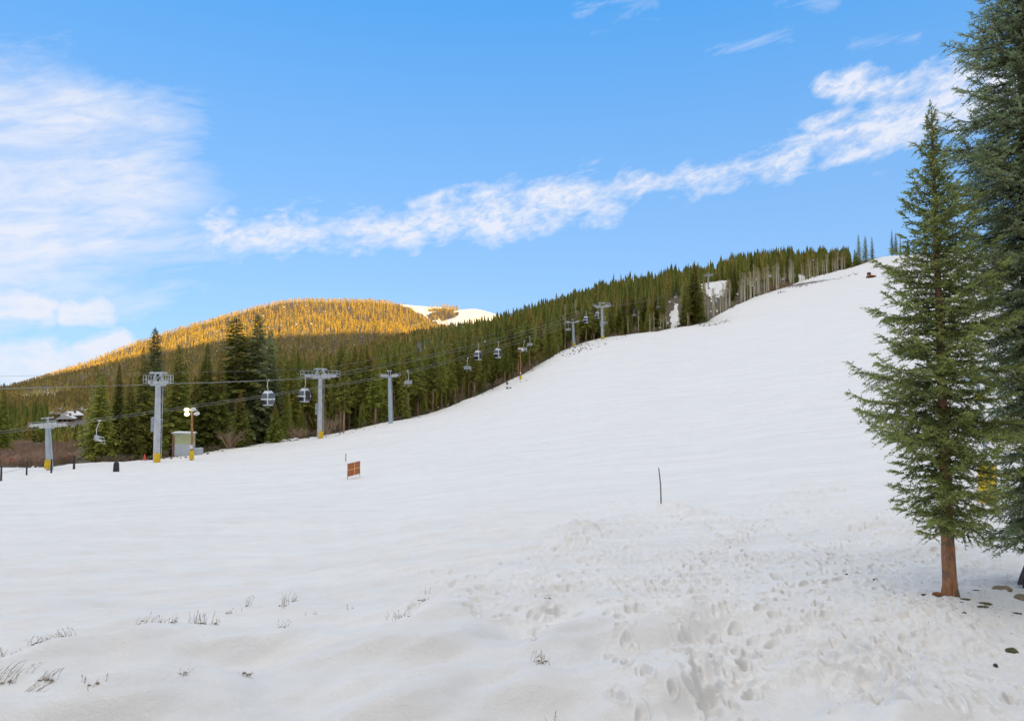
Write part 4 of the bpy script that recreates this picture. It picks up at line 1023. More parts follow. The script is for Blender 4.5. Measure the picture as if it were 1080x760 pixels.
p, h = T3(755, 331, 338, 318); lamp_pole(p, h, 'tiny lamp pole with a yellow pad at the foot of the aspen grove', [(-.3,-.1),(.3,-.1)], .17, padh=2.2)
p, h = T3(812, 310, 372, 290); lamp_pole(p, h, 'tiny lamp pole with white lamps before the tall bare aspens', [(-.5,-.1),(.45,-.2),(.4,-.8),(-.4,-.8)], .17, padh=1.4)
p, h = T3(858, 291, 452, 274); lamp_pole(p, h, 'tiny lamp pole among snowy shrubs high on the slope', [(-.4,-.1),(.4,-.2)], .17, padh=1.6)
# ------------------------------------------------------------------ hut
def hut():
    p = G(194, 104); r = empty('hut', p, R(14), 'small hut with an olive upper half and grey lower half behind the lit lamp pole', 'hut')
    b = MB(); b.box((0,0,.85), (2.7,2.2,1.9), M['hutgrey'], bev=.03); b.build('lower_wall', r)
    b = MB(); b.box((0,0,2.55), (2.7,2.2,1.5), M['hutgreen'], bev=.03); b.build('upper_wall', r)
    b = MB(); b.box((-1.42,.1,1.6), (.14,2.3,3.3), M['rust']); b.box((-1.2,-1.14,1.5), (.16,.08,3.1), M['rust']); b.build('corner_board', r)
    b = MB(); b.box((0,0,3.38), (3.1,2.6,.14), M['galv'], Matrix.Rotation(.04, 3, 'Y')); b.box((.05,0,3.50), (2.9,2.4,.08), M['roofsnow'], Matrix.Rotation(.04, 3, 'Y'), bev=.03); b.build('roof', r)
    b = MB(); b.box((1.95,.2,.45), (1.2,1.6,1.2), M['hutgrey'], bev=.06); b.build('side_box', r)
hut()
# ------------------------------------------------------------------ small things along the left edge of the snow
r = empty('wire_fence', G(30, 84), 0, 'low wire fence on dark posts at the left edge of the snow', 'fence'); fb = r.location.copy()
tops = []
for u, vb, vt, w in ((1,508,491,.10),(28,502,486,.09),(54,500,484,.10),(78,495,480,.13)):
    x, y = gp2(u, vb); q = Vector((x, y, h1(x, y))); hh = htop(q, vt); b = MB(); b.tube([q-fb-Vector((0,0,.4)), q-fb+Vector((0,0,hh))], [w*1.05,w*.85], M['post'], 8); b.build('post', r); tops.append((q-fb, hh))
b = MB()
for f_ in (.55, .88): b.tube([t[0]+Vector((0,0,t[1]*f_)) for t in tops], .015, M['post'], 4)
b.build('wire', r)
x, y = gp2(122.5, 497); q = Vector((x, y, h1(x, y))); b = MB(); b.tube([(0,0,-.2),(0,0,.85),(0,0,1.05),(0,0,1.12)], [.34,.29,.22,.08], M['black'], 14); o = b.build('marker_bollard', None, q, True); tag(o, 'short stout black bollard standing in the snow right of the fence', 'bollard')
q = G(152.5, 97); b = MB(); b.tube([(0,0,.03),(0,0,.75)], [.2,.05], M['flag'], 12); b.box((0,0,.03), (.5,.5,.06), M['flag']); o = b.build('traffic_cone', None, q); tag(o, 'orange-red cone at the foot of the trees left of the nearest gondola tower', 'cone')
for k, (u, d) in enumerate(((35, 93), (47, 93), (68, 94), (74, 95), (10, 94))):
    q = G(u, d); rr = empty('marker_flag', q, 0, 'small red marker flag on a stake at the edge of the brown willow field', 'marker flag', 'red marker flags by the willow field')
    b = MB(); b.tube([(0,0,-.2),(0,0,1.1)], .02, M['post'], 5); b.build('stake', rr); b = MB(); b.box((.18,0,.95), (.36,.02,.26), M['flag'], Matrix.Rotation(.3*k, 3, 'Z')); b.build('flag', rr)
# netting board in the snow
def board():
    x, y = gp2(366.5, 505); a = Vector((x, y, h1(x, y))); x2, y2 = a.x+.62, a.y+2.1; c = Vector((x2, y2, h1(x2, y2)))
    r = empty('safety_net_panel', a, 0, 'brown-orange crossed netting panel standing in the middle of the groomed snow', 'net panel'); d = c-a
    for t in (0, 1):
        b = MB(); b.tube([d*t-Vector((0,0,.3)), d*t+Vector((0,0,1.36))], .022, M['bamboo'], 6); b.build('stake', r)
    n = Vector((d.y, -d.x, 0)).normalized(); ax = d.normalized(); ang = math.atan2(d.y, d.x); sl = math.atan2(d.z, math.hypot(d.x, d.y)); L = d.length
    rot = Matrix((ax, n, ax.cross(n))).transposed()
    b = MB()
    nx, nz = 30, 14; gx = L/nx; gz = 1.1/nz
    for i in range(nx+1): b.box(d*(i/nx)+Vector((0,0,.78)), (gx*.52,.02,1.15), M['orange'], rot)
    for j in range(nz+1): b.box(d*.5+Vector((0,0,.22+gz*j)), (L,.024,gz*.52), M['orange'], rot)
    b.build('netting', r)
    b = MB(); b.box(d*.5+Vector((0,0,.78))+n*.03, (L,.03,.10), M['orangelt'], rot); b.box(d*.52+Vector((0,0,.78))+n*.035, (.16,.03,1.1), M['orangelt'], rot); b.build('slat', r)
board()
x, y = gp2(364.5, 487); q = Vector((x, y, h1(x, y))); b = MB(); b.tube([(0,0,-.3),(.03,0,htop(q, 478))], .05, M['bamboo'], 6); o = b.build('stake', None, q); tag(o, 'short brown stake in the snow just behind the netting panel', 'stake')
x, y = gp2(697.5, 540); q = Vector((x, y, surf(x, y))); b = MB(); b.tube([(0,0,-.3),(-.02,0,.9),(-.09,0,htop(q, 493))], [.028,.026,.02], M['bamboo'], 8); o = b.build('bamboo_pole', None, q, True); tag(o, 'tall thin brown pole standing alone in the trampled snow', 'pole')
# orange machine high on the slope
def dozer():
    x, y = gp2(918, 292); q = G(918, 398); r = empty('snow_groomer', q, R(8), 'tiny orange tracked machine working high on the snow slope', 'bulldozer')
    b = MB(); b.box((0,0,1.05), (3.4,2.2,.95), M['dozer'], bev=.15); b.build('body', r, smooth=True)
    b = MB(); b.box((-.9,0,2.2), (1.5,1.7,1.5), M['black'], bev=.15); b.box((-.9,0,3.0), (1.7,1.9,.12), M['dozer'], bev=.04); b.build('cab', r)
    for s in (-1, 1):
        b = MB(); b.box((-.1,s*1.15,.45), (3.9,.55,.85), M['black'], bev=.35); 
        for k in range(9): b.box((-1.7+k*.4,s*1.15,.9), (.12,.6,.06), M['black'])
        b.build('track', r)
    b = MB(); b.box((2.5,0,.75), (.25,3.4,1.3), M['dozer'], Matrix.Rotation(.2, 3, 'Y'), bev=.08); b.tube([(1.5,.9,.7),(2.5,.9,.7)], .12, M['dozer'], 6); b.tube([(1.5,-.9,.7),(2.5,-.9,.7)], .12, M['dozer'], 6); b.build('blade', r)
    b = MB(); b.tube([(.9,.4,1.5),(.9,.4,2.4)], .08, M['black'], 8); b.build('exhaust', r)
dozer()
# snowmaking tower behind the near spruces
def snowgun():
    q = G(1042, 23.5); r = empty('snow_gun_tower', q, 0, 'snow gun mast with a yellow pad, glimpsed between the two near spruces', 'snow gun', None); h = htop(q, 398)
    b = MB(); b.tube([(0,0,-.4),(-.05,0,h*.5),(-.25,0,h)], [.08,.07,.05], M['galvblue'], 10); b.build('mast', r, smooth=True)
    b = MB(); b.tube([(0,0,.05),(0,0,1.35)], .27, M['yellow'], 14); b.build('safety_pad', r, smooth=True)
    b = MB(); b.tube([(-.6,-.1,h-.1),(.2,0,h+.15)], [.22,.26], M['galvblue'], 14); b.tube([(-.68,-.1,h-.12),(-.6,-.1,h-.1)], .27, M['galvblue'], 14); b.build('barrel', r, smooth=True)
    b = MB(); b.box((-.18,0,h-.65), (.26,.22,.22), M['yellow'], bev=.05); b.build('control_box', r)
snowgun()
# far houses with snowy roofs in the valley
def house(u, d, w, dp, hh, rz, label):
    q = G(u, d); r = empty('house', q, R(rz), label, 'house', 'far houses with snowy roofs')
    hh *= .42; w *= .62; dp *= .7; b = MB(); b.box((0,0,hh/2-1), (w,dp,hh+2), M['housewall']); wl = b.build('wall', r)
    rh = w*.32; b = MB(); ov = .8; x, y = w/2+ov, dp/2+ov
    b.add([(-x,-y,hh-.3),(x,-y,hh-.3),(x,y,hh-.3),(-x,y,hh-.3),(0,-y,hh+rh),(0,y,hh+rh),(-x,-y,hh+.15),(x,-y,hh+.15),(x,y,hh+.15),(-x,y,hh+.15)], [(3,2,1,0),(0,1,7,4,6),(2,3,9,5,8),(1,2,8,7),(3,0,6,9),(7,8,5,4),(9,6,4,5)], M['roofsnow']); b.build('roof', r)
    b = MB(); b.box((w*.25,0,hh+rh*.9), (.9,.9,1.8), M['housewall']); b.build('chimney', r)
    for k in range(3):
        b = MB(); b.box((-w/3+k*w/3,-dp/2-.03,hh*.55), (w*.14,.08,1.5), M['glassdark']); b.build('window', wl) if False else b.build('window', r)
for u, d, w, dp, hh, rz, lab in ((70, 372, 11, 9, 5, 20, 'far house with a snowy roof, nearest of the cluster behind the leaning chairlift tower'), (76, 400, 12, 9, 7, -15, 'far house with a snowy roof, in the middle of the valley cluster'), (58, 440, 10, 9, 8, 35, 'small far house with a snowy roof, leftmost of the valley cluster'), (84, 450, 14, 9, 9, 10, 'long far house with a snowy roof, rightmost of the valley cluster'), (68, 470, 14, 9, 10, -8, 'far house with a snowy roof, highest of the valley cluster')):
    house(u, d, w, dp, hh, rz, lab)
# ------------------------------------------------------------------ shrubs, willow field, grass
def shrub_mesh(r_, hgt, n, mat):
    b = MB()
    for k in range(n):
        a = r_.uniform(0, 6.3); sp = r_.uniform(.1, .75); p0 = np.array([r_.normal(0, .15), r_.normal(0, .15), -.1]); d = np.array([math.cos(a)*sp, math.sin(a)*sp, 1.]); L = hgt*r_.uniform(.6, 1.05)
        p1 = p0 + d*L*.55; p2 = p1 + (d+r_.normal(0, .25, 3))*L*.45
        b.tube([p0, p1, p2], [.03, .02, .006], mat, 3, False)
        for j in range(5):
            q = p1 + (p2-p1)*r_.uniform(0, .8); e = (d+r_.normal(0, .5, 3))*L*.25; b.tube([q, q+e], [.012, .004], mat, 3, False)
    o = b.build('tmp'); me = o.data; bpy.data.objects.remove(o); me.name = 'shrub'; return me
sr = np.random.default_rng(8); SH = [shrub_mesh(sr, 2.2, 34, M['willow']) for _ in range(3)] ; SHT = [shrub_mesh(sr, 2.2, 30, M['twig']) for _ in range(2)]
for u, d, h, lab, k in ((243, 111, 3.0, 'bare reddish shrub in front of the pine trunk left of the left gondola cabin', 0), (312, 122, 2.2, 'bare brown shrub at the snow edge below the right gondola cabin', 1), (345, 126, 3.2, 'bare reddish shrub just right of the second gondola tower', 2), (318, 124, 2.0, 'low bare shrub beside the boulders left of the second gondola tower', 0), (128, 103, 1.6, 'low bare shrub under the leftmost spruces', 1),
                     (648, 262, 3.5, 'bare brown shrub behind the far gondola tower', 2), (822, 384, 7, 'large bare brown thicket bush at the foot of the tall aspens', 0), (828, 388, 6, 'bare brown thicket bush right of the tall aspens, at the snow bay', 1), (815, 380, 6, 'bare brown thicket bush under the left of the tall aspens', 2)):
    q = G(u, d); o = link('shrub', SH[k], None, q); o.scale = (h/2.2*1.3,)*2 + (h/2.2,); o.rotation_euler = (0, 0, u); tag(o, lab, 'shrub', 'bare shrubs along the wood')
def scatter_mesh(name, protos, pts, scs, mat, label, cat):
    """joined copies in one mesh, for stuff nobody could count"""
    VV, FF = [], []; off = 0; r_ = np.random.default_rng(len(pts))
    for (x, y, z), s_ in zip(pts, scs):
        me = protos[r_.integers(len(protos))]; co = np.empty(len(me.vertices)*3, np.float32); me.vertices.foreach_get('co', co); co = co.reshape(-1, 3)
        f = np.empty(len(me.loops), np.int32); me.loops.foreach_get('vertex_index', f)
        VV.append((co*s_) @ rotz(r_.uniform(0, 6.3)).T + np.array([x, y, z])); FF.append(f+off); off += len(co)
    fl = np.concatenate(FF); me = newmesh(name, np.concatenate(VV), fl, np.full(len(fl)//4, 4), [mat]); o = link(name, me); return tag(o, label, cat, None, 'stuff')
wp = []; ws = []
r_ = np.random.default_rng(31)
low = [shrub_mesh(r_, 1.3, 16, M['willow']) for _ in range(3)]
for k in range(1500):
    u = r_.uniform(-260, 82); d = float(edge_d(u)[0])*1.02 + 44*r_.uniform()**1.1; x = (u-540)/F*d; wp.append((x, d, h1(x, d))); ws.append(r_.uniform(.7, 1.3))
scatter_mesh('willow_thicket', low, wp, ws, M['willow'], 'brown and mauve willow scrub filling the flat field at the left', 'scrub')
wp = []; ws = []
for k in range(260):
    u = r_.uniform(100, 905); e = float(edge_d(u)[0]); d = e + r_.uniform(-.01, .035)*e; p = G(u, d); wp.append(tuple(p)); ws.append(r_.uniform(.15, .42)*(1+e/300))
scatter_mesh('undergrowth', SHT, wp, ws, M['twig'], 'thin brown undergrowth along the foot of the wood', 'undergrowth')
# boulders
def rocks(name, items, label_fn, group, mat=None, snowcap=True, cat='rock'):
    for i, (u, d, s_) in enumerate(items):
        rr = random.Random(i*7+int(u)); p = G(u, d) if d > 0 else None
        b = MB(); b.ball((0,0,0), (s_, s_*.8, s_*.55), mat or M['rock'], 9, 6, .22, rr); o = b.build(name, None, p); o.rotation_euler = (0, 0, rr.uniform(0, 6)); tag(o, label_fn(i), cat, group)
        if snowcap:
            c = MB(); c.ball((0,0,s_*.28), (s_*.85, s_*.68, s_*.36), M['roofsnow'], 10, 6, .12, rr); c.build('snow_cap', o, smooth=True)
rocks('boulder', [(u, 117+random.Random(u).uniform(0, 4), random.Random(u+1).uniform(.4, .8)) for u in (272, 276, 280, 284, 288, 292, 296, 300, 303, 306, 309, 312)], lambda i: 'snow-capped boulder in the heap at the snow edge below the gondola cabins', 'boulders at the snow edge')
def stones():
    b = MB(); rr = random.Random(4)
    def put(u, d, s0, s1):
        p = G(u, d); s_ = rr.uniform(s0, s1); b.ball((p.x, p.y, p.z+s_*.25), (s_*1.3, s_, s_*.6), M['rock'], 6, 4, .3, rr)
    for _ in range(170):
        u = rr.gauss(592, 32); u = max(535, min(660, u)); d = float(edge_d(u)[0])*rr.uniform(.86, 1.0); put(u, d, .08, .28)
    for _ in range(60): u = rr.uniform(735, 770); put(u, rr.gauss(290, 5), .08, .25)
    for _ in range(120): u = rr.uniform(820, 905); put(u, 392+(u-860)*.9+rr.gauss(0, 4), .1, .35)
    for _ in range(80): u = rr.uniform(150, 540); put(u, float(edge_d(u)[0])*rr.uniform(.93, 1.0), .06, .2)
    o = b.build('scattered_stones'); tag(o, 'dark stones and clods poking through thin snow along the slope edge', 'stones', None, 'stuff')
stones()
# grass tufts in the foreground bank
def tuft(u, v, n, L, lean, spread, label, dark=True):
    x, y = gp2(u, v); z = surf(x, y); rr = random.Random(int(u*10+v)); b = MB(); d0 = math.hypot(x, y)
    for k in range(n):
        a = rr.uniform(0, 6.28); sp = rr.uniform(0, spread); l = L*rr.uniform(.5, 1.1); dx, dy = lean[0]+math.cos(a)*sp, lean[1]+math.sin(a)*sp
        w_ = .03+.004*n; p0 = Vector((rr.gauss(0, w_), rr.gauss(0, w_), -.04)); pts = []
        for q in range(5):
            t = q/4; pts.append(p0 + Vector((dx*t**1.6, dy*t**1.6, t*(1-.35*t*(abs(dx)+abs(dy)))))*l + Vector((rr.gauss(0,.006), rr.gauss(0,.006), 0)))
        b.tube(pts, [.0038,.0035,.003,.0022,.001], M['grass'], 3, False)
        if rr.random() < .25: b.tube([pts[-1], pts[-1]+(pts[-1]-pts[-2]).normalized()*.05], [.006, .001], M['grass'], 4)
        if rr.random() < .3: b.tube([pts[2], pts[2]+Vector((rr.gauss(0,.05), rr.gauss(0,.05), .05))], [.002, .001], M['grass'], 3, False)
    for k in range(int(n*.5)): b.ball((rr.gauss(0, .05), rr.gauss(0, .04), rr.uniform(-.015, .01)), (.028, .018, .010), M['grass'], 6, 4, .3, rr)
    o = b.build('grass_tuft', None, (x, y, z)); tag(o, label, 'grass tuft', 'dry grass tufts in the snow bank')
TU = [(4,692,9,.30,(-.2,.1),.5,'dry grass tuft at the left edge of the bank'),(16,690,10,.26,(.1,.1),.4,'dark dry grass tuft second from the left edge'),(41,693,14,.22,(.3,.1),.6,'flattened dark grass tuft left of the bigger bent clump'),
      (58,689,22,.32,(.2,.2),.9,'largest bent dry grass clump at the left'),(64,676,12,.26,(.1,.1),.8,'dry grass tuft just behind the largest bent clump'),(73,690,9,.28,(-.5,.1),.5,'grass tuft leaning left at the right end of the left group'),
      (8,712,18,.45,(.5,.3),.25,'long pale grass stems bending right at the left edge'),(22,722,14,.5,(.6,.4),.2,'long pale grass stems in the lower left corner'),(48,708,14,.30,(.6,.1),.4,'flattened grass stems below the largest clump'),
      (88,678,6,.2,(.1,.1),.4,'thin grass sprigs right of the left group'),(101,673,7,.22,(.4,.1),.3,'thin slanted grass sprigs on the bank edge at the left'),(141,667,8,.14,(0,0),.7,'low brown grass tuft on the bank edge'),
      (149,680,8,.24,(.3,.1),.3,'dark slanted grass tuft below the bank edge'),(160,676,5,.24,(.5,.2),.15,'two slanted stems right of the dark slanted tuft'),(176,662,16,.30,(.1,.1),.4,'dense dark grass tuft in the middle left of the bank edge'),
      (180,673,6,.2,(.6,.1),.3,'flattened stems below the dense dark tuft'),(203,668,5,.3,(.1,0),.15,'upright thin stems left of the tall feathery tuft'),(211,662,14,.38,(.1,.1),.4,'tall feathery grass tuft on the bank edge'),(225,662,6,.22,(.3,0),.3,'short grass sprigs right of the tall feathery tuft'),
      (243,651,10,.16,(.5,0),.6,'low flattened tuft on the bank edge between two taller ones'),(262,643,5,.34,(.2,0),.2,'sparse tall stems on the middle of the bank edge'),(300,644,9,.42,(.05,0),.25,'pale fine tall stems on the bank edge'),(311,636,10,.22,(0,0),.6,'dark small tuft behind the pale fine stems'),
      (297,665,5,.2,(.2,0),.5,'few stems in the snow under the pale fine stems'),(99,727,6,.16,(.2,.1),.8,'curved loose stems low in the bank'),(193,730,12,.07,(0,0),1.2,'dark hole of grass in the smooth bank'),(295,748,8,.12,(.2,0),.8,'small grass hole near the bottom edge'),(96,748,7,.16,(0,.1),.6,'loose stems near the bottom edge at the left'),
      (424,646,22,.20,(0,0),.7,'rusty brown grass tuft on the bank edge'),(447,635,14,.12,(.2,0),.8,'dark low tuft with a tall stem, behind the rusty one'),(449,628,3,.45,(-.05,0),.08,'single tall bare stem behind the dark low tuft'),(368,640,5,.25,(0,0),.5,'thin stems left of the rusty tuft'),
      (570,703,14,.24,(.1,.1),.5,'lone grass tuft on the smooth middle bank'),(563,680,3,.18,(-.7,0),.1,'single leaning stem above the lone tuft'),(583,757,6,.3,(0,0),.3,'stems at the bottom edge below the lone tuft'),(578,632,8,.06,(0,0),1,'small dark grass speck in the trampled snow'),(264,699,5,.12,(.3,0),.6,'low sprig on the smooth bank'),(256,717,6,.14,(.5,0),.6,'low flattened stems in a dent of the smooth bank'),(330,650,5,.2,(0,0),.5,'faint stems right of the pale fine stems'),(435,652,5,.2,(.2,0),.5,'short stems in front of the rusty tuft')]
for t in TU: tuft(t[0], t[1], t[2], t[3]*.8, *t[4:])
# things round the near trunks
def lump(u, v, s, mat, label, cat, name, seed=1):
    x, y = gp2(u, v); z = surf(x, y); b = MB(); b.ball((0,0,0), s, mat, 12, 7, .10, random.Random(seed)); o = b.build(name, None, (x, y, z), True); tag(o, label, cat)
M['rocktan'] = plain('tan_stone', (0.26, 0.20, 0.13), 0.85, 0, 0.3, 9, 0.01); M['barkchip'] = plain('rotten_bark', (0.20, 0.08, 0.03), 0.9, 0, 0.4, 14, 0.01); M['moss'] = plain('mossy_turf', (0.09, 0.09, 0.045), 0.95, 0, 0.4, 14, 0.01)
lump(1057, 622, (.21, .12, .07), M['rocktan'], 'flat tan stone lying in the snow between the two trunks', 'stone', 'stone', 2)
lump(1078, 630, (.13, .12, .10), M['rocktan'], 'rounded grey-tan stone at the right edge below the big spruce', 'stone', 'stone', 3)
lump(990, 630, (.12, .09, .035), M['barkchip'], 'rusty brown bark heap against the left foot of the slim trunk', 'bark', 'bark_heap', 4)
lump(975, 630, (.07, .05, .02), M['moss'], 'small brown turf patch left of the bark heap', 'turf', 'turf_patch', 5)
lump(1017, 634, (.16, .06, .03), M['moss'], 'mossy turf strip right of the slim trunk', 'turf', 'turf_patch', 6)
lump(1038, 636, (.15, .07, .03), M['moss'], 'green turf patch between the slim trunk and the tan stone', 'turf', 'turf_patch', 7)
lump(1036, 640, (.12, .05, .02), M['moss'], 'dark turf sliver just below the green turf patch', 'turf', 'turf_patch', 8)
lump(1014, 639, (.05, .04, .02), M['moss'], 'tiny dark turf clod below the slim trunk', 'turf', 'turf_patch', 9)
lump(1072, 645, (.09, .05, .02), M['moss'], 'dark turf sliver near the right edge below the grey-tan stone', 'turf', 'turf_patch', 10)
lump(1030, 624, (.07, .04, .015), M['moss'], 'small dark turf patch left of the tan stone', 'turf', 'turf_patch', 11)
lump(1067, 680, (.09, .06, .05), M['moss'], 'dark sprig clump in the snow at the lower right', 'turf', 'turf_patch', 12)
lump(1017, 648, (.04, .03, .03), M['black'], 'small black pine cone below the slim trunk', 'pine cone', 'pine_cone', 13)
lump(1050, 700, (.03, .03, .03), M['black'], 'small black pine cone low at the right', 'pine cone', 'pine_cone', 14)
lump(893, 607, (.03, .03, .02), M['black'], 'small black clod in the snow left of the slim trunk', 'clod', 'clod', 15)
lump(923, 613, (.05, .03, .02), M['black'], 'dark twig clod between the black clod and the slim trunk', 'clod', 'clod', 16)
def litter():
    rr = random.Random(12); b = MB()
    for _ in range(420):
        t = rr.gauss(0, 1); cx = rootA.location if rr.random() < .6 else rootB.location
        x = cx.x + rr.gauss(-.2, 1.0); y = cx.y + rr.gauss(-.4, 1.0); z = surf(x, y); l = rr.uniform(.008, .03); a = rr.uniform(0, 6.3)
        b.box((x, y, z+.004), (l, .006, .006), M['twig'], Matrix.Rotation(a, 3, 'Z'))
    o = b.build('needle_litter'); tag(o, 'fallen needles and twigs on the snow under the near spruces', 'litter', None, 'stuff')
litter()
# ------------------------------------------------------------------ sky, sun, camera
def world():
    w = bpy.data.worlds.new('World'); S.world = w; w.use_nodes = True; nt = w.node_tree
    bg = nt.nodes['Background']
    sky = nt.nodes.new('ShaderNodeTexSky'); sky.sky_type = 'NISHITA'; sky.sun_disc = False; sky.sun_elevation = SUN_EL; sky.sun_rotation = SUN_AZ; sky.altitude = 2800; sky.air_density = 1.0; sky.dust_density = 0.6; sky.ozone_density = 2.0
    tc = nt.nodes.new('ShaderNodeTexCoord').outputs['Generated']; sp = nt.nodes.new('ShaderNodeSeparateXYZ'); nn = nt.nodes.new('ShaderNodeVectorMath'); nn.operation = 'NORMALIZE'; lk(nt, tc, nn.inputs[0]); lk(nt, nn.outputs[0], sp.inputs[0])
    x, y, z = sp.outputs
    az = math_n(nt, 'ARCTAN2', x, y); el = math_n(nt, 'ARCSINE', z)
    def ae(u, v):
        p = W(u, v, 1.0).normalized(); return math.atan2(p.x, p.y), math.asin(p.z)
    def capsule(p1, p2, rad, soft):
        (ax, ay), (bx, by) = ae(*p1), ae(*p2); dx, dy = bx-ax, by-ay; L2 = dx*dx+dy*dy+1e-9
        px_ = math_n(nt, 'SUBTRACT', az, ax); py_ = math_n(nt, 'SUBTRACT', el, ay)
        t = math_n(nt, 'DIVIDE', math_n(nt, 'ADD', math_n(nt, 'MULTIPLY', px_, dx), math_n(nt, 'MULTIPLY', py_, dy)), L2, clamp=True)
        ex = math_n(nt, 'SUBTRACT', px_, math_n(nt, 'MULTIPLY', t, dx)); ey = math_n(nt, 'SUBTRACT', py_, math_n(nt, 'MULTIPLY', t, dy))
        d = math_n(nt, 'SQRT', math_n(nt, 'ADD', math_n(nt, 'MULTIPLY', ex, ex), math_n(nt, 'MULTIPLY', ey, ey)))
        return mapr(nt, d, rad/F, (rad+soft)/F, 1, 0)
    cv = nt.nodes.new('ShaderNodeCombineXYZ'); lk(nt, az, cv.inputs[0]); lk(nt, el, cv.inputs[1])
    def nz(sx, sy, rot, detail=8, rough=.62, dist=0.4, off=0):
        mp = nt.nodes.new('ShaderNodeMapping'); mp.vector_type = 'POINT'; mp.inputs['Location'].default_value = (off, off*.7, off*.3); mp.inputs['Rotation'].default_value = (0, 0, rot); mp.inputs['Scale'].default_value = (1, 1, 1); lk(nt, cv.outputs[0], mp.inputs[0])
        m2 = nt.nodes.new('ShaderNodeMapping'); m2.inputs['Scale'].default_value = (sx, sy, 1); lk(nt, mp.outputs[0], m2.inputs[0])
        n = nt.nodes.new('ShaderNodeTexNoise'); n.inputs['Scale'].default_value = 1; n.inputs['Detail'].default_value = detail; n.inputs['Roughness'].default_value = rough; n.inputs['Distortion'].default_value = dist; lk(nt, m2.outputs[0], n.inputs['Vector']); return n.outputs[0]
    def cloud(mask, n, thr, soft, k=1.0, w=.55):
        s_ = math_n(nt, 'ADD', math_n(nt, 'MULTIPLY', mask, w), n); f = mapr(nt, s_, thr, thr+soft, 0, k); return math_n(nt, 'MULTIPLY', f, mapr(nt, mask, 0, .25, 0, 1))
    nb = nz(17, 34, -.22, 9, .58, .25, off=2.3); nA = nz(5.5, 18, -.2, 10, .64, .5, off=7.1); nC = nz(16, 26, 0, 7, .6, .3, off=4.4); nW = nz(8, 34, -.1, 7, .65, .6, off=9.9)
    mx = lambda a, b_: math_n(nt, 'MAXIMUM', a, b_)
    band = mx(mx(capsule((235,246),(470,238),3,34), capsule((440,236),(640,205),8,34)), mx(capsule((620,202),(845,165),3,27), capsule((880,150),(1000,118),6,40)))
    band = mx(band, mx(capsule((870,92),(1050,84),4,20), capsule((1000,112),(1300,60),12,40)))
    f1 = cloud(band, nb, .655, .26, .93, .38)
    mA = mx(mx(capsule((-260,180),(60,160),25,85), capsule((-200,235),(100,215),35,105)), mx(capsule((-200,275),(40,272),10,60), capsule((60,185),(150,175),4,90)))
    f2 = cloud(mA, nA, .60, .45, .92, .46)
    mC = mx(mx(capsule((-160,318),(36,322),6,22), capsule((78,329),(108,328),3,18)), mx(capsule((-200,388),(50,388),8,26), capsule((60,380),(125,363),3,18)))
    f3 = cloud(mC, nC, .66, .22, .97, .50)
    mW = mx(mx(capsule((610,16),(690,2),1,20), capsule((745,48),(830,40),1,18)), mx(mx(capsule((-60,92),(28,92),3,20), capsule((-60,68),(40,72),1,20)), mx(capsule((820,8),(880,4),1,18), capsule((900,47),(965,40),1,16))))
    nf = nz(60, 120, -.3, 6, .6, .3, off=1.7); f1 = math_n(nt, 'MULTIPLY', f1, mapr(nt, nf, .34, .56, .45, 1)); f2 = math_n(nt, 'MULTIPLY', f2, mapr(nt, nz(18, 60, -.3, 6, .6, .5, off=5.7), .34, .56, .62, 1))
    f3 = math_n(nt, 'MULTIPLY', f3, mapr(nt, nz(22, 44, 0, 6, .6, .3, off=3.7), .36, .58, .62, 1))
    f4 = cloud(mW, nW, .68, .35, .52, .28)
    # unseen cloud deck added overhead and behind the camera to light the snow
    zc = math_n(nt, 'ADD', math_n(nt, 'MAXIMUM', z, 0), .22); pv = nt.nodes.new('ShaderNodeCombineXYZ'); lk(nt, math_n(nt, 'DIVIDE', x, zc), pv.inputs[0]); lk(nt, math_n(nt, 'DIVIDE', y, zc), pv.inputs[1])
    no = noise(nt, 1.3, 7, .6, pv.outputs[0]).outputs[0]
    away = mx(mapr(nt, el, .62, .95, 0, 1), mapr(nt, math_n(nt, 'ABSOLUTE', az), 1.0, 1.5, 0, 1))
    f5 = math_n(nt, 'MULTIPLY', mapr(nt, no, FILL_CLOUD_T, FILL_CLOUD_T+.16, 0, 1), away)
    f = mx(mx(f1, f2), mx(f3, f4))
    # sky colour: the Nishita sky, nudged towards the photograph's clear cyan-blue
    sc = nt.nodes.new('ShaderNodeVectorMath'); sc.operation = 'SCALE'; lk(nt, sky.outputs[0], sc.inputs[0]); sc.inputs['Scale'].default_value = 1
    skyc = mixc(nt, 1.0, sc.outputs[0], SKY_TINT, 'MULTIPLY')
    g = mapr(nt, el, 0.0, .55, 0, 1)
    grad = mixc(nt, g, SKY_LOW, SKY_HIGH)
    skyc = mixc(nt, SKY_MIX, skyc, grad)
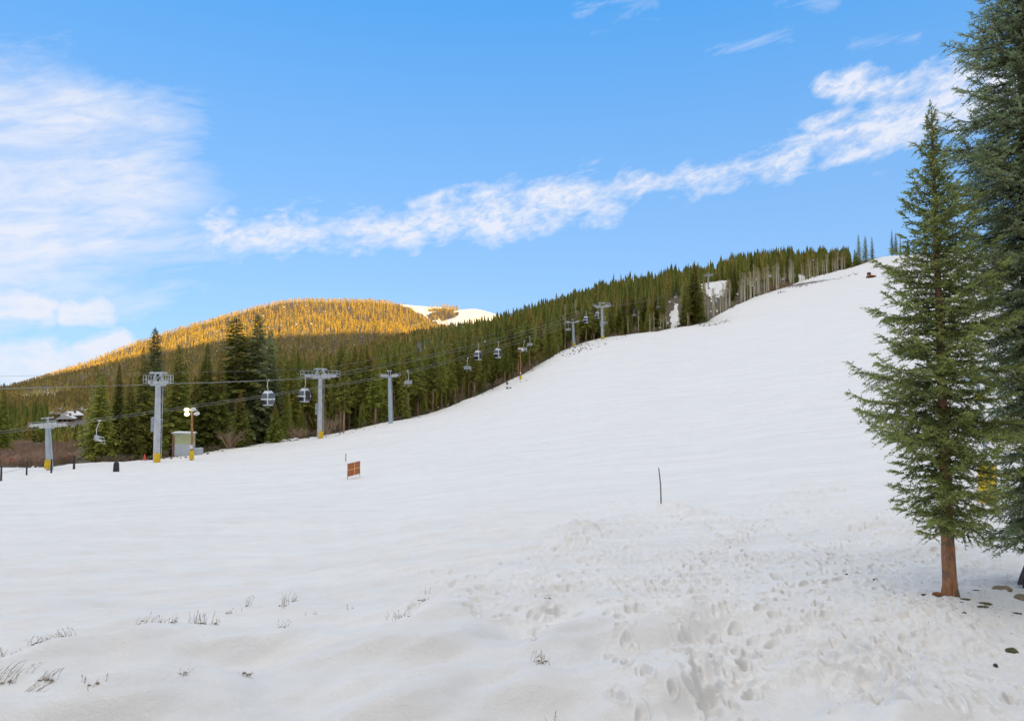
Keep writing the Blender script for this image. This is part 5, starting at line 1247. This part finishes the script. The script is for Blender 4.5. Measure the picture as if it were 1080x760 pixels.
    out = mixc(nt, f, skyc, CLOUD_COL)
    hi = math_n(nt, 'MULTIPLY', mapr(nt, el, .45, 1.15, .30, 1.55), mapr(nt, math_n(nt, 'COSINE', math_n(nt, 'ADD', az, .9)), -1, 1, .62, 1.38))  # added deck is brightest overhead and front-left, to shape the fill light
    wc = nt.nodes.new('ShaderNodeVectorMath'); wc.operation = 'SCALE'; wc.inputs[0].default_value = FILL_CLOUD_COL; lk(nt, hi, wc.inputs['Scale'])
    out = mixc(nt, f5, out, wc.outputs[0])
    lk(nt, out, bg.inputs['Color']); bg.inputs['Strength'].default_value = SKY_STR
SKY_STR = 0.12; EXPO = 1.4
K_ = 1/(SKY_STR*2**EXPO)
def sc3(c, k=1.0): return tuple(x*K_*k for x in c)
SKY_TINT = (1.0, 1.0, 1.0); SKY_MIX = 0.85
SKY_LOW = sc3((0.40, 0.64, 1.0)); SKY_HIGH = sc3((0.085, 0.41, 0.97)); CLOUD_COL = sc3((0.84, 0.87, 0.97)); FILL_CLOUD_T = .36; FILL_CLOUD_COL = sc3((1.44, 1.35, 1.21))
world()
sun = bpy.data.lights.new('sun', 'SUN'); sun.energy = 5.0; sun.angle = R(.5); sun.color = (1.0, .62, .10)
so = bpy.data.objects.new('sun', sun); COL.objects.link(so)
sd = Vector((math.sin(SUN_AZ)*math.cos(SUN_EL), math.cos(SUN_AZ)*math.cos(SUN_EL), math.sin(SUN_EL))); so.rotation_euler = sd.to_track_quat('Z', 'Y').to_euler()
cam = bpy.data.cameras.new('camera'); co = bpy.data.objects.new('camera', cam); COL.objects.link(co); S.camera = co
co.location = (0, 0, 0); co.rotation_euler = (R(90)+PITCH, 0, 0); cam.sensor_width = 36; cam.lens = 36*F/1080; cam.clip_end = 20000; cam.clip_start = .1
print('end', time.time()-T0_)
S.render.engine = 'CYCLES'; S.render.resolution_x = 1024; S.render.resolution_y = 720
S.view_settings.view_transform = 'Standard'; S.view_settings.look = 'None'; S.view_settings.exposure = EXPO; S.view_settings.gamma = 1
